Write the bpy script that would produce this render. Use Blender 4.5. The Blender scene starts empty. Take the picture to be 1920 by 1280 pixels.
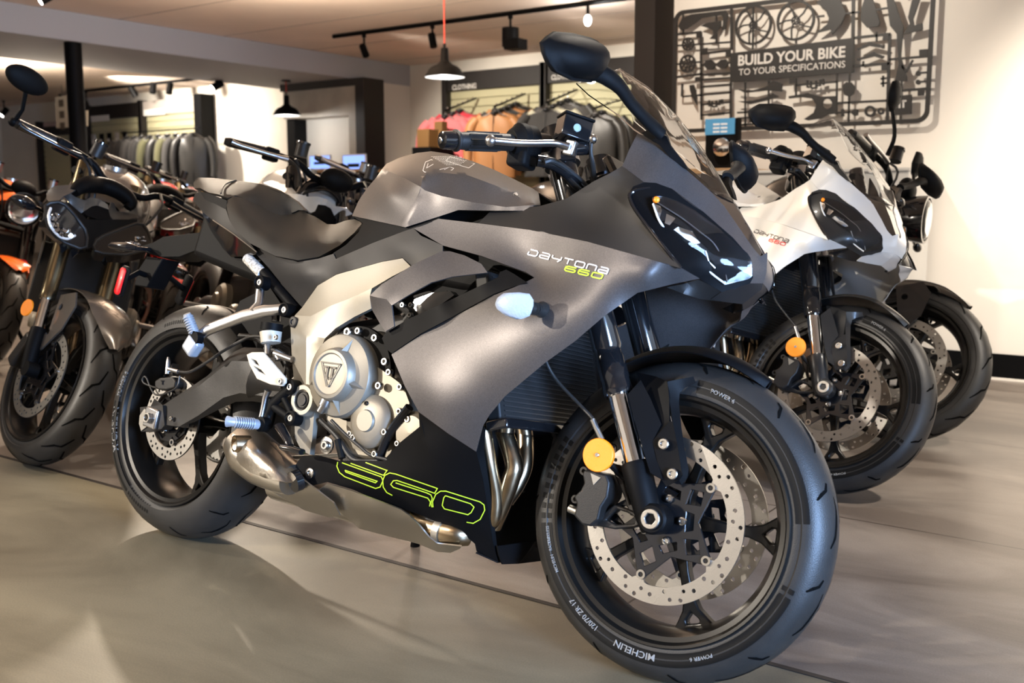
import bpy, math, random
import numpy as np
from mathutils import Vector, Matrix
from mathutils.geometry import delaunay_2d_cdt

random.seed(7)
scene = bpy.context.scene
COL = scene.collection

# ------------------------------------------------------------------ camera
CAM = np.array([2.2687, -1.646, 0.8929])
YAW, PIT, ROL, FPX = 0.6205, 0.1361, 0.0012, 1926.7
def Rx(a): c, s = math.cos(a), math.sin(a); return np.array([[1,0,0],[0,c,-s],[0,s,c]])
def Ry(a): c, s = math.cos(a), math.sin(a); return np.array([[c,0,s],[0,1,0],[-s,0,c]])
def Rz(a): c, s = math.cos(a), math.sin(a); return np.array([[c,-s,0],[s,c,0],[0,0,1]])
RC = Rz(YAW) @ Rx(-PIT) @ Ry(ROL)            # columns: right, forward, up
cd = bpy.data.cameras.new('camera'); cam = bpy.data.objects.new('camera', cd); COL.objects.link(cam)
cam.matrix_world = Matrix(((RC[0,0], RC[0,2], -RC[0,1], CAM[0]), (RC[1,0], RC[1,2], -RC[1,1], CAM[1]),
                           (RC[2,0], RC[2,2], -RC[2,1], CAM[2]), (0,0,0,1)))
cd.sensor_fit = 'HORIZONTAL'; cd.sensor_width = 36; cd.lens = 36*FPX/1920
cd.dof.use_dof = True; cd.dof.focus_distance = 2.25; cd.dof.aperture_fstop = 5.0
scene.camera = cam

# ------------------------------------------------------------------ world, lights, exposure
wd = bpy.data.worlds.new('world'); scene.world = wd; wd.use_nodes = True
wd.node_tree.nodes['Background'].inputs[0].default_value = (0.95, 0.93, 0.95, 1)
wd.node_tree.nodes['Background'].inputs[1].default_value = 0.35
scene.view_settings.view_transform = 'Standard'; scene.view_settings.look = 'None'
scene.view_settings.gamma = 1; scene.view_settings.use_curve_mapping = False
scene.view_settings.exposure = 0.40

def k2rgb(k):
    return {'warm': (1, 0.84, 0.66), 'neutral': (1, 0.90, 0.77), 'cool': (0.62, 0.78, 1), 'blue': (0.36, 0.58, 1), 'white': (1, 0.97, 0.93)}[k]
def add_light(name, kind, loc, power, col, target=None, size=0.1, size_y=None, angle=60, blend=0.4):
    ld = bpy.data.lights.new(name, kind); lo = bpy.data.objects.new(name, ld); COL.objects.link(lo)
    ld.energy = power; ld.color = k2rgb(col); lo.location = loc
    if kind == 'AREA':
        ld.size = size
        if size_y: ld.shape = 'RECTANGLE'; ld.size_y = size_y
    else: ld.shadow_soft_size = size
    if kind == 'SPOT': ld.spot_size = math.radians(angle); ld.spot_blend = blend
    if target is not None:
        lo.rotation_euler = (Vector(target)-Vector(loc)).to_track_quat('-Z', 'Y').to_euler()
    return lo
# showroom track spots (fixtures outside the frame) and the window front beside the camera, then added fills behind it and towards the ceiling
TS = 'track_spot_light'
add_light(TS, 'SPOT', (-2.9, -4.5, 2.42), 1150, 'neutral', (0.75, 0, 0.45), 0.05, angle=35, blend=0.4)
add_light(TS, 'SPOT', (0.2, -2.6, 2.45), 110, 'neutral', (0.9, -0.2, 0.3), 0.04, angle=62, blend=0.3)
add_light(TS, 'SPOT', (-2.9, -1.2, 2.45), 120, 'neutral', (-0.4, 0, 0.2), 0.04, angle=70, blend=0.5)
add_light(TS, 'SPOT', (0.9, 1.1, 2.45), 70, 'neutral', (0.6, 0.5, 0.7), 0.05, angle=85, blend=0.6)
add_light(TS, 'SPOT', (2.3, 2.6, 2.45), 520, 'neutral', (2.2, 3.9, 1.0), 0.06, angle=80, blend=0.9)
add_light(TS, 'SPOT', (0.1, 2.3, 2.45), 95, 'neutral', (0.2, 3.9, 1.5), 0.05, angle=85, blend=0.8)
add_light(TS, 'SPOT', (3.0, 1.6, 2.45), 430, 'neutral', (2.3, 1.9, 0), 0.06, angle=64, blend=1.0)
add_light(TS, 'SPOT', (-3.2, 2.4, 2.45), 260, 'warm', (-2.4, 1.2, 0.6), 0.05, angle=85, blend=0.6)
add_light(TS, 'SPOT', (-4.9, 6.0, 2.45), 200, 'neutral', (-4.7, 8.2, 1.2), 0.08, angle=85, blend=0.7)
add_light(TS, 'SPOT', (-2.9, 6.0, 2.45), 200, 'neutral', (-2.8, 8.2, 1.2), 0.08, angle=85, blend=0.7)
add_light(TS, 'SPOT', (-10.3, 6.5, 2.35), 330, 'neutral', (-10.3, 8.2, 2.0), 0.08, angle=100, blend=0.7)
add_light(TS, 'SPOT', (-8.6, 6.3, 2.25), 70, 'neutral', (-8.4, 8.2, 1.3), 0.08, angle=100, blend=0.7)
add_light(TS, 'SPOT', (-5.6, 4.6, 2.4), 320, 'warm', (-5.2, 3.6, 0), 0.08, angle=100, blend=0.7)
add_light('window_and_fill_light', 'AREA', (5.9, -0.6, 1.35), 60, 'cool', (0, -0.6, 1.35), 6.0, 2.0)
add_light('doorway_daylight', 'SPOT', (4.2, -1.25, 0.95), 1050, 'blue', (1.35, 0.0, 0.5), 0.5, angle=46, blend=0.9)
add_light('window_and_fill_light', 'AREA', (-2.0, -4.9, 1.35), 26, 'neutral', (-2.0, 0, 1.35), 9.0, 2.0)  # added broad fill from behind the camera, no known window there
for x, y, p in ((0.5, -2.6, 16), (-3.0, 3.6, 95), (-9.5, 5.0, 60), (-2.5, 0.4, 24)):
    add_light('ceiling_bounce_fill', 'AREA', (x, y, 1.95 if y > 0 else 2.2), p, 'warm', (x, y, 3), 2.2, 1.2)  # added upward areas standing in for light bounced onto the ceiling
# ------------------------------------------------------------------ picture geometry -> place geometry
WB = 1.4256; RAKE = math.radians(23.8); TRAIL = 0.082
SA = np.array([-math.sin(RAKE), 0, math.cos(RAKE)]); SP = np.array([WB+TRAIL, 0, 0])
def rot(ax, a):
    K = np.array([[0,-ax[2],ax[1]],[ax[2],0,-ax[0]],[-ax[1],ax[0],0]])
    return np.eye(3)+math.sin(a)*K+(1-math.cos(a))*K@K
def ray(px, py): return RC @ np.array([(px-960)/FPX, 1, (640-py)/FPX])
def on_z(px, py, z=0.0): d = ray(px, py); return CAM+d*(z-CAM[2])/d[2]
def on_y(px, py, y): d = ray(px, py); return CAM+d*(y-CAM[1])/d[1]
def on_x(px, py, x): d = ray(px, py); return CAM+d*(x-CAM[0])/d[0]
class Pose:
    def __init__(s, x, y, h, lean, z0, steer): s.R = Rz(h) @ Rx(-lean); s.t = np.array([x, y, z0]); s.d = steer
    def matrix(s):
        m = Matrix.Identity(4)
        for i in range(3):
            for j in range(3): m[i][j] = s.R[i,j]
            m[i][3] = s.t[i]
        return m
def steer_matrix(d):
    R = rot(SA, d); t = SP-R@SP; m = Matrix.Identity(4)
    for i in range(3):
        for j in range(3): m[i][j] = R[i,j]
        m[i][3] = t[i]
    return m
MAIN = Pose(0, 0, 0, 0.2379, 0.0026, 0.0657)
CUR = [MAIN]; PULL = [0.0]
def U(px, py, y, front=False, M=None):
    """point of the motorcycle's own frame (x forward, y left, z up) at lateral offset y"""
    M = M or CUR[0]
    o = M.R.T@(CAM-M.t); d = M.R.T@ray(px, py)
    if front:
        S = rot(SA, M.d).T; o = S@(o-SP)+SP; d = S@d
    s = (y-o[1])/d[1]; return o+(s-PULL[0])*d

# ------------------------------------------------------------------ materials
MATS = {}
def mat(name, col=(0.8,0.8,0.8), rough=0.5, metal=0.0, coat=0.0, bump=0.0, bscale=200.0, flake=0.0, emit=0.0, trans=0.0, alpha=1.0, var=0.0, vscale=3.0, ior=1.45, spec=0.5, sheen=0.0, coatr=0.05):
    if name in MATS: return MATS[name]
    m = bpy.data.materials.new(name); m.use_nodes = True; nt = m.node_tree; b = nt.nodes['Principled BSDF']
    I = b.inputs; c = (*col, 1)
    I['Base Color'].default_value = c; I['Roughness'].default_value = rough; I['Metallic'].default_value = metal
    I['Coat Weight'].default_value = coat; I['Coat Roughness'].default_value = coatr
    I['Transmission Weight'].default_value = trans; I['Alpha'].default_value = alpha; I['IOR'].default_value = ior
    I['Specular IOR Level'].default_value = spec; I['Sheen Weight'].default_value = sheen
    if emit: I['Emission Color'].default_value = c; I['Emission Strength'].default_value = emit
    tc = nt.nodes.new('ShaderNodeTexCoord')
    def noise(sc, det=3):
        n = nt.nodes.new('ShaderNodeTexNoise'); n.inputs['Scale'].default_value = sc; n.inputs['Detail'].default_value = det
        nt.links.new(tc.outputs['Object'], n.inputs['Vector']); return n
    if flake or var:
        n = noise(1400 if flake else vscale, 2 if flake else 5)
        r = nt.nodes.new('ShaderNodeValToRGB'); a = flake or var
        r.color_ramp.elements[0].position = 0.35; r.color_ramp.elements[1].position = 0.7
        r.color_ramp.elements[0].color = (*[x*(1-a*0.5) for x in col], 1); r.color_ramp.elements[1].color = (*[min(1, x*(1+a)) for x in col], 1)
        nt.links.new(n.outputs['Fac'], r.inputs['Fac']); nt.links.new(r.outputs['Color'], I['Base Color'])
    if bump:
        n = noise(bscale); bp = nt.nodes.new('ShaderNodeBump'); bp.inputs['Strength'].default_value = bump; bp.inputs['Distance'].default_value = 0.002
        nt.links.new(n.outputs['Fac'], bp.inputs['Height']); nt.links.new(bp.outputs['Normal'], I['Normal'])
    MATS[name] = m; return m
graphite = mat('graphite_paint', (0.090, 0.082, 0.080), 0.40, 0.55, flake=0.6)
matt_graphite = mat('dark_graphite_paint', (0.020, 0.0185, 0.018), 0.48, 0.35, flake=0.3)
satin_black = mat('satin_black', (0.0028, 0.0028, 0.0032), 0.55, 0.0, spec=0.12)
gloss_black = mat('gloss_black', (0.008, 0.008, 0.009), 0.12, 0.0, coat=0.5)
plastic = mat('black_plastic', (0.0045, 0.0045, 0.0048), 0.58, spec=0.15, bump=0.15, bscale=900)
rubber = mat('tyre_rubber', (0.020, 0.0190, 0.018), 0.44, spec=0.5, bump=0.2, bscale=500, var=0.3, vscale=12)
groove = mat('tyre_groove', (0.0015, 0.0015, 0.0015), 0.9, spec=0.1)
sidemark = mat('tyre_lettering', (0.22, 0.215, 0.205), 0.6)
sideband = mat('tyre_band', (0.003, 0.003, 0.003), 0.5, spec=0.25)
rimblack = mat('rim_black', (0.010, 0.009, 0.008), 0.28, 0.35)
steel = mat('brushed_steel', (0.40, 0.385, 0.36), 0.36, 1.0, bump=0.1, bscale=600)
chrome = mat('chrome', (0.75, 0.75, 0.76), 0.07, 1.0)
bolt = mat('zinc_bolt', (0.50, 0.49, 0.47), 0.25, 1.0)
pegalloy = mat('cast_alloy', (0.42, 0.46, 0.52), 0.38, 0.35)
alu = mat('alloy', (0.50, 0.50, 0.51), 0.28, 1.0)
champagne = mat('champagne_paint', (0.34, 0.315, 0.265), 0.42, 0.45, flake=0.12)
engcase = mat('engine_case_paint', (0.27, 0.245, 0.20), 0.45, 0.5, flake=0.12)
castdark = mat('cast_dark', (0.017, 0.0155, 0.0145), 0.42, 0.25, bump=0.2, bscale=700)
vinyl = mat('seat_vinyl', (0.014, 0.0120, 0.0098), 0.48, spec=0.28, bump=0.3, bscale=1200)
amber = mat('amber_reflector', (1.0, 0.28, 0.01), 0.25, coat=0.6, bump=0.4, bscale=900, emit=0.12)
redlens = mat('red_reflector', (0.75, 0.01, 0.015), 0.2, coat=0.6, bump=0.4, bscale=500)
lime = mat('lime_decal', (0.50, 0.75, 0.04), 0.4)
whitedecal = mat('white_decal', (0.8, 0.8, 0.8), 0.4)
titan = mat('exhaust_steel', (0.56, 0.52, 0.46), 0.30, 1.0, bump=0.12, bscale=300)
bronze = mat('header_steel', (0.42, 0.33, 0.22), 0.25, 1.0, var=0.6, vscale=14)
clear = mat('clear_screen', (0.93, 0.95, 0.97), 0.02, trans=1.0, ior=1.12)
lens = mat('clear_lens', (0.95, 0.97, 1.0), 0.03, trans=1.0, ior=1.25)
lensclear = mat('indicator_lens', (0.75, 0.85, 0.98), 0.12, trans=0.55, ior=1.4, bump=0.8, bscale=260)
pearlwhite = mat('pearl_white_paint', (0.72, 0.71, 0.68), 0.22, 0.0, coat=0.8)
heat = mat('heat_wrap', (0.45, 0.44, 0.42), 0.6, var=0.9, vscale=160)
# ------------------------------------------------------------------ mesh helpers
class MB:
    def __init__(s): s.v = []; s.f = []; s.m = []
    def add(s, v, f, mi=0):
        o = len(s.v); s.v += [tuple(float(c) for c in p) for p in v]; s.f += [tuple(i+o for i in q) for q in f]; s.m += [mi]*len(f); return s
def basis(d):
    d = np.array(d, float); d /= np.linalg.norm(d)
    a = np.array([0,0,1.]) if abs(d[2]) < 0.9 else np.array([1.,0,0])
    u = np.cross(a, d); u /= np.linalg.norm(u); return u, np.cross(d, u), d
def tube(mb, pts, r, n=12, mi=0, cap=True, sq=1.0, up=None, smooth=0):
    """swept tube through pts, radius r or list; sq flattens the second axis"""
    P = np.array(pts, float); R = list(r) if hasattr(r, '__len__') else [r]*len(P)
    if smooth:
        P2 = catmull(P, smooth); R = np.interp(np.linspace(0, 1, len(P2)), np.linspace(0, 1, len(R)), R); P = P2
    T = np.gradient(P, axis=0) if len(P) > 2 else np.repeat([P[1]-P[0]], 2, 0)
    u, w, d = basis(T[0])
    if up is not None:
        w = np.array(up, float)-d*np.dot(up, d); w /= np.linalg.norm(w); u = np.cross(w, d)
    V = []
    for p, t, rr in zip(P, T, R):
        t = t/np.linalg.norm(t); u = u-t*np.dot(u, t); u /= np.linalg.norm(u); w = np.cross(t, u)
        for k in range(n):
            a = 2*math.pi*k/n; V.append(p+rr*(math.cos(a)*u+math.sin(a)*w*sq))
    F = []
    for i in range(len(P)-1):
        for k in range(n): F.append((i*n+k, i*n+(k+1) % n, (i+1)*n+(k+1) % n, (i+1)*n+k))
    if cap: F += [tuple(range(n))[::-1], tuple((len(P)-1)*n+k for k in range(n))]
    return mb.add(V, F, mi)
def catmull(P, k=6):
    P = np.array(P, float); Q = np.vstack([2*P[0]-P[1], P, 2*P[-1]-P[-2]]); out = []
    for i in range(len(P)-1):
        a, b, c, d = Q[i:i+4]
        for t in np.arange(k)/k: out.append(0.5*(2*b+(c-a)*t+(2*a-5*b+4*c-d)*t*t+(3*b-a-3*c+d)*t**3))
    out.append(P[-1]); return np.array(out)
def cyl(mb, a, b, r, r2=None, n=20, mi=0): return tube(mb, [a, b], [r, r if r2 is None else r2], n, mi)
def box(mb, c, s, R=None, mi=0):
    R = np.eye(3) if R is None else R
    V = [np.array(c)+R@np.array([x*s[0]/2, y*s[1]/2, z*s[2]/2]) for x in (-1,1) for y in (-1,1) for z in (-1,1)]
    return mb.add(V, [(0,1,3,2),(4,6,7,5),(0,4,5,1),(2,3,7,6),(0,2,6,4),(1,5,7,3)], mi)
def lathe(mb, prof, c=(0,0,0), ax=(0,1,0), n=64, mi=0, closed=False, up=None):
    """prof: list of (t along axis, r)"""
    u, w, d = basis(ax); c = np.array(c, float); m = len(prof); V = []
    for k in range(n):
        a = 2*math.pi*k/n; e = math.cos(a)*u+math.sin(a)*w
        for t, r in prof: V.append(c+d*t+e*r)
    F = []
    for k in range(n):
        k2 = (k+1) % n
        for i in range(m if closed else m-1):
            j = (i+1) % m; F.append((k*m+i, k*m+j, k2*m+j, k2*m+i))
    if not closed:
        if prof[0][1] > 1e-5: F.append(tuple(k*m for k in range(n)))
        if prof[-1][1] > 1e-5: F.append(tuple(k*m+m-1 for k in range(n))[::-1])
    return mb.add(V, F, mi)
def ball(mb, c, r, n=16, mi=0, ax=(0,0,1)):
    r3 = np.array(r if hasattr(r, '__len__') else [r]*3, float); m = n//2; V = []; F = []
    for i in range(m+1):
        p = math.pi*i/m
        for k in range(n):
            a = 2*math.pi*k/n; V.append(np.array(c)+r3*np.array([math.sin(p)*math.cos(a), math.sin(p)*math.sin(a), math.cos(p)]))
    for i in range(m):
        for k in range(n): F.append((i*n+k, (i+1)*n+k, (i+1)*n+(k+1) % n, i*n+(k+1) % n))
    return mb.add(V, F, mi)
def grid(mb, rows, mi=0, k=0, closed=False):
    """surface through rows of points; k>0 subdivides by catmull-rom both ways"""
    G = np.array(rows, float)
    if k:
        G = np.array([catmull(r, k) for r in G]); G = np.array([catmull(G[:, j], k) for j in range(G.shape[1])]).transpose(1, 0, 2)
    a, b = G.shape[:2]; F = []
    for i in range(a-1):
        for j in range(b-1): F.append((i*b+j, i*b+j+1, (i+1)*b+j+1, (i+1)*b+j))
    return mb.add(G.reshape(-1, 3), F, mi)
def inpoly(p, poly):
    x, y = p[:, 0], p[:, 1]; ins = np.zeros(len(p), bool); q = np.array(poly)[:, :2]; j = len(q)-1
    for i in range(len(q)):
        xi, yi = q[i]; xj, yj = q[j]
        c = ((yi > y) != (yj > y)) & (x < (xj-xi)*(y-yi)/((yj-yi) or 1e-12)+xi); ins ^= c; j = i
    return ins
def tri2d(outer, holes=(), extra=None):
    pts = [tuple(p[:2]) for p in outer]; ed = [(i, (i+1) % len(pts)) for i in range(len(pts))]
    for h in holes:
        o = len(pts); pts += [tuple(p[:2]) for p in h]; ed += [(o+i, o+(i+1) % len(h)) for i in range(len(h))]
    if extra is not None: pts += [tuple(p) for p in extra]
    v, e, f, *_ = delaunay_2d_cdt([Vector(p) for p in pts], ed, [], 0, 1e-7)
    v = np.array([tuple(p) for p in v]); F = np.array([tuple(q) for q in f if len(q) == 3])
    c = v[F].mean(1); ok = inpoly(c, outer)
    for h in holes: ok &= ~inpoly(c, h)
    return v, F[ok]
def plate(mb, outer, holes=(), f=None, th=0.004, mi=0):
    """flat sheet with real holes; f maps (u,v,w) -> 3d, w in 0..th"""
    v, F = tri2d(outer, holes); n = len(v)
    V = [f(a, b, 0) for a, b in v]+[f(a, b, th) for a, b in v]
    Q = [tuple(t) for t in F]+[tuple(int(i)+n for i in t[::-1]) for t in F]
    cnt = {}
    for t in F:
        for i in range(3):
            a, b = int(t[i]), int(t[(i+1) % 3]); cnt[(a, b)] = 1
    for a, b in list(cnt):
        if (b, a) not in cnt: Q.append((b, a, a+n, b+n))
    return mb.add(V, Q, mi)
def circle(cx, cy, r, n=20, a0=0): return [(cx+r*math.cos(a0+2*math.pi*k/n), cy+r*math.sin(a0+2*math.pi*k/n)) for k in range(n)]
def tps(P, z, lam=1e-3):
    n = len(P); d = np.linalg.norm(P[:, None]-P[None], axis=2); K = np.where(d > 0, d*d*np.log(d+1e-12), 0)
    A = np.zeros((n+3, n+3)); A[:n, :n] = K+lam*np.eye(n); A[:n, n] = 1; A[:n, n+1:] = P; A[n, :n] = 1; A[n+1:, :n] = P.T
    w = np.linalg.solve(A, np.r_[z, 0, 0, 0])
    def ev(Q):
        d = np.linalg.norm(Q[:, None]-P[None], axis=2); return np.where(d > 0, d*d*np.log(d+1e-12), 0)@w[:n]+w[n]+Q@w[n+1:]
    return ev
CROPS = {17: (375,712,1.991), 13: (380,120,3.556), 14: (1160,340,4.923), 15: (880,560,2.46), 16: (220,330,4.742), 12: (0,280,4.267), 0: (0,0,1.0), 1: (960,600,1.883), 2: (850,120,2.462), 3: (340,260,2.561), 4: (200,560,2.56), 5: (540,560,2.461), 6: (800,30,3.764), 7: (980,640,4.0), 8: (1280,640,4.0), 9: (980,960,4.0), 10: (200,560,5.333)}
def cv(k, pts): ox, oy, s = CROPS[k]; return [(ox+p[0]/s, oy+p[1]/s, *p[2:]) for p in pts]
def P1(k, x, y, d, front=False): q = cv(k, [(x, y)])[0]; return U(q[0], q[1], d, front)
def PP(k, pts, front=False): return [P1(k, p[0], p[1], p[2], front) for p in pts]
def outline_samples(O, step):
    B = []
    for i in range(len(O)):
        a, b = np.array(O[i]), np.array(O[(i+1) % len(O)]); n = max(1, int(round(np.linalg.norm(a[:2]-b[:2])/step)))
        for t in range(n): B.append(a+(b-a)*t/n)
    return np.array(B)
def patches(mb, L, front=False, step=13, lam=0.03, mi=0, holes=()):
    """facets [(crop, outline, controls)]: smooth thin-plate depth over each, shared edges matched"""
    info = []
    for p in L:
        O = cv(p[0], p[1]); c = cv(p[0], p[2]) if len(p) > 2 and len(p[2]) else []
        D = np.array([o for o in O]+list(c)); s = tps(D[:, :2]/100, D[:, 2], lam); B = outline_samples(O, step)
        yb = s(B[:, :2]/100); yb = np.where(np.abs(B[:, 2]) < 2e-4, 0.0, yb); info.append([B, s, yb])
    if len(info) > 1:
        for i, (B, s, yb) in enumerate(info):
            acc = s(B[:, :2]/100).copy(); cnt = np.ones(len(B))
            for j, (B2, s2, _) in enumerate(info):
                if j == i: continue
                near = np.linalg.norm(B[:, None, :2]-B2[None, :, :2], axis=2).min(1) < 0.6
                acc[near] += s2(B[near, :2]/100); cnt[near] += 1
            info[i][2] = np.where(np.abs(B[:, 2]) < 2e-4, 0.0, acc/cnt)
    H = [cv(L[0][0], h) for h in holes]
    oo = CUR[0].R.T@(CAM-CUR[0].t)
    for B, s, yb in info:
        res = yb-s(B[:, :2]/100); cor = tps(B[:, :2]/100, res, 1e-3) if np.abs(res).max() > 1e-5 else (lambda Q: 0)
        lo, hi = B[:, :2].min(0), B[:, :2].max(0)
        g = np.array([(x+(step/2 if j % 2 else 0), y) for j, y in enumerate(np.arange(lo[1]+step/2, hi[1], step*0.87)) for x in np.arange(lo[0]+step/3, hi[0], step)])
        if len(g):
            g = g[inpoly(g, B)]
            if len(g): g = g[np.linalg.norm(g[:, None]-B[None, :, :2], axis=2).min(1) > step*0.45]
            for h in H:
                if len(g): g = g[~inpoly(g, h)]
        v, F = tri2d(B, H, g if len(g) else None); y = s(v/100)+cor(v/100)
        nb = {(round(b[0], 3), round(b[1], 3)): q for b, q in zip(B, yb)}
        V = [U(a, b, nb.get((round(a, 3), round(b, 3)), yy), front) for (a, b), yy in zip(v, y)]; F = [tuple(int(i) for i in t) for t in F]
        if F:
            a, b, c3 = [np.array(V[i]) for i in F[len(F)//2]]
            if np.dot(np.cross(b-a, c3-a), oo-a) < 0: F = [t[::-1] for t in F]
        mb.add(V, F, mi)
    return mb
def patch(mb, k, outline, ctrl=(), front=False, step=13, mi=0, holes=(), lam=0.03): return patches(mb, [(k, outline, ctrl)], front, step, lam, mi, holes)
def weld(me, d=0.0006):
    import bmesh
    bm = bmesh.new(); bm.from_mesh(me); bmesh.ops.remove_doubles(bm, verts=bm.verts, dist=d); bm.to_mesh(me); bm.free()
def thicken(me, t):
    """real thickness behind an open sheet, with its own rim"""
    import bmesh
    bm = bmesh.new(); bm.from_mesh(me); bm.normal_update(); bm.verts.ensure_lookup_table()
    new = [bm.verts.new(v.co-v.normal*t) for v in list(bm.verts)]; bm.verts.ensure_lookup_table()
    fs = list(bm.faces); be = [e for e in bm.edges if len(e.link_faces) == 1]
    for f in fs:
        try: g = bm.faces.new([new[v.index] for v in reversed(f.verts)]); g.material_index = f.material_index
        except ValueError: pass
    for e in be:
        f = e.link_faces[0]; lp = [l for l in f.loops if l.edge == e][0]; a, b = lp.vert, lp.link_loop_next.vert
        try: g = bm.faces.new([b, a, new[a.index], new[b.index]]); g.material_index = f.material_index
        except ValueError: pass
    bm.to_mesh(me); bm.free()
def obj(name, mb, mats, parent=None, smooth=35, bev=0, seg=2, sol=0, wel=False, sub=0, label=None, steer=None, kind=None, fix=True):
    me = bpy.data.meshes.new(name); me.from_pydata(mb.v, [], mb.f)
    for m in (mats if isinstance(mats, (list, tuple)) else [mats]): me.materials.append(m)
    me.polygons.foreach_set('material_index', mb.m); me.validate()
    if wel: weld(me)
    if sol: thicken(me, sol)
    if fix and not sol:
        import bmesh
        bm = bmesh.new(); bm.from_mesh(me); bmesh.ops.recalc_face_normals(bm, faces=bm.faces); bm.to_mesh(me); bm.free()
    me.update()
    if smooth:
        me.polygons.foreach_set('use_smooth', [True]*len(me.polygons)); me.set_sharp_from_angle(angle=math.radians(smooth))
    o = bpy.data.objects.new(name, me); COL.objects.link(o)
    if parent: o.parent = parent
    if steer is not None: o.matrix_basis = steer_matrix(steer); STEERED.add(o.name)
    if bev:
        b = o.modifiers.new('bevel', 'BEVEL'); b.width = bev; b.segments = seg; b.limit_method = 'ANGLE'; b.angle_limit = math.radians(35); b.harden_normals = False
    if sub:
        s = o.modifiers.new('sub', 'SUBSURF'); s.levels = sub; s.render_levels = sub
    if label: o['label'] = label
    if kind: o['kind'] = kind
    return o
STEERED = set()
def mirror(o, **kw):
    """the same part on the machine's other side"""
    c = o.copy(); COL.objects.link(c)
    if o.name in STEERED: STEERED.add(c.name)
    c.matrix_basis = o.matrix_basis @ Matrix.Diagonal((1, -1, 1, 1))
    for ch in [x for x in COL.objects if x.parent == o and not x.name.startswith(NOMIRROR)]:
        d = ch.copy(); COL.objects.link(d); d.parent = c
    return c
NOMIRROR = ('lettering', 'emblem')
def empty(name, label, cat, loc=(0,0,0), rz=0, group=None):
    o = bpy.data.objects.new(name, None); COL.objects.link(o); o.location = loc; o.rotation_euler = (0, 0, rz); o['label'] = label; o['category'] = cat
    if group: o['group'] = group
    o.empty_display_size = 0.1
    return o
def tag(o, label, cat, group=None, kind=None):
    if label: o['label'] = label
    if cat: o['category'] = cat
    if group: o['group'] = group
    if kind: o['kind'] = kind
    return o
def kids(o): return [x for x in COL.objects if x.parent == o]
TXT = {}
def text_mesh(s, bold=0.0):
    """built-in font outline -> (verts 2d, tris), height about 1 (capital ~0.7)"""
    if (s, bold) in TXT: return TXT[(s, bold)]
    c = bpy.data.curves.new('t', 'FONT'); c.body = s; c.size = 1; c.offset = bold; c.resolution_u = 3
    o = bpy.data.objects.new('t', c); COL.objects.link(o); dg = bpy.context.evaluated_depsgraph_get(); dg.update()
    me = bpy.data.meshes.new_from_object(o.evaluated_get(dg)); v = [(p.co.x, p.co.y) for p in me.vertices]; f = [tuple(p.vertices) for p in me.polygons]
    bpy.data.objects.remove(o); bpy.data.curves.remove(c); bpy.data.meshes.remove(me); TXT[(s, bold)] = (v, f); return v, f
def put_text(mb, s, f, h=1.0, mi=0, bold=0.0, wscale=1.0, center=True):
    """f maps (u,v) metres -> 3d; h is the capital height"""
    v, F = text_mesh(s, bold); a = np.array(v)*h/0.69; a[:, 0] *= wscale
    if center: a[:, 0] -= (a[:, 0].min()+a[:, 0].max())/2
    return mb.add([f(x, y) for x, y in a], F, mi)
def ribbon2d(path, w, closed=False):
    """mitred ribbon polygon along a 2d path -> quads"""
    P = np.array(path, float); n = len(P); T = []
    for i in range(n):
        a = P[i]-P[i-1] if (i > 0 or closed) else P[1]-P[0]; b = P[(i+1) % n]-P[i] if (i < n-1 or closed) else P[-1]-P[-2]
        a = a/(np.linalg.norm(a)+1e-9); b = b/(np.linalg.norm(b)+1e-9); t = a+b; t /= np.linalg.norm(t)+1e-9
        nn = np.array([-t[1], t[0]]); c = max(0.5, abs(np.dot(nn, [-a[1], a[0]]))); T.append(nn*w/2/c)
    V = [tuple(p+t) for p, t in zip(P, T)]+[tuple(p-t) for p, t in zip(P, T)]
    F = [(i, (i+1) % n, n+(i+1) % n, n+i) for i in range(n if closed else n-1)]
    return V, F
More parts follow.
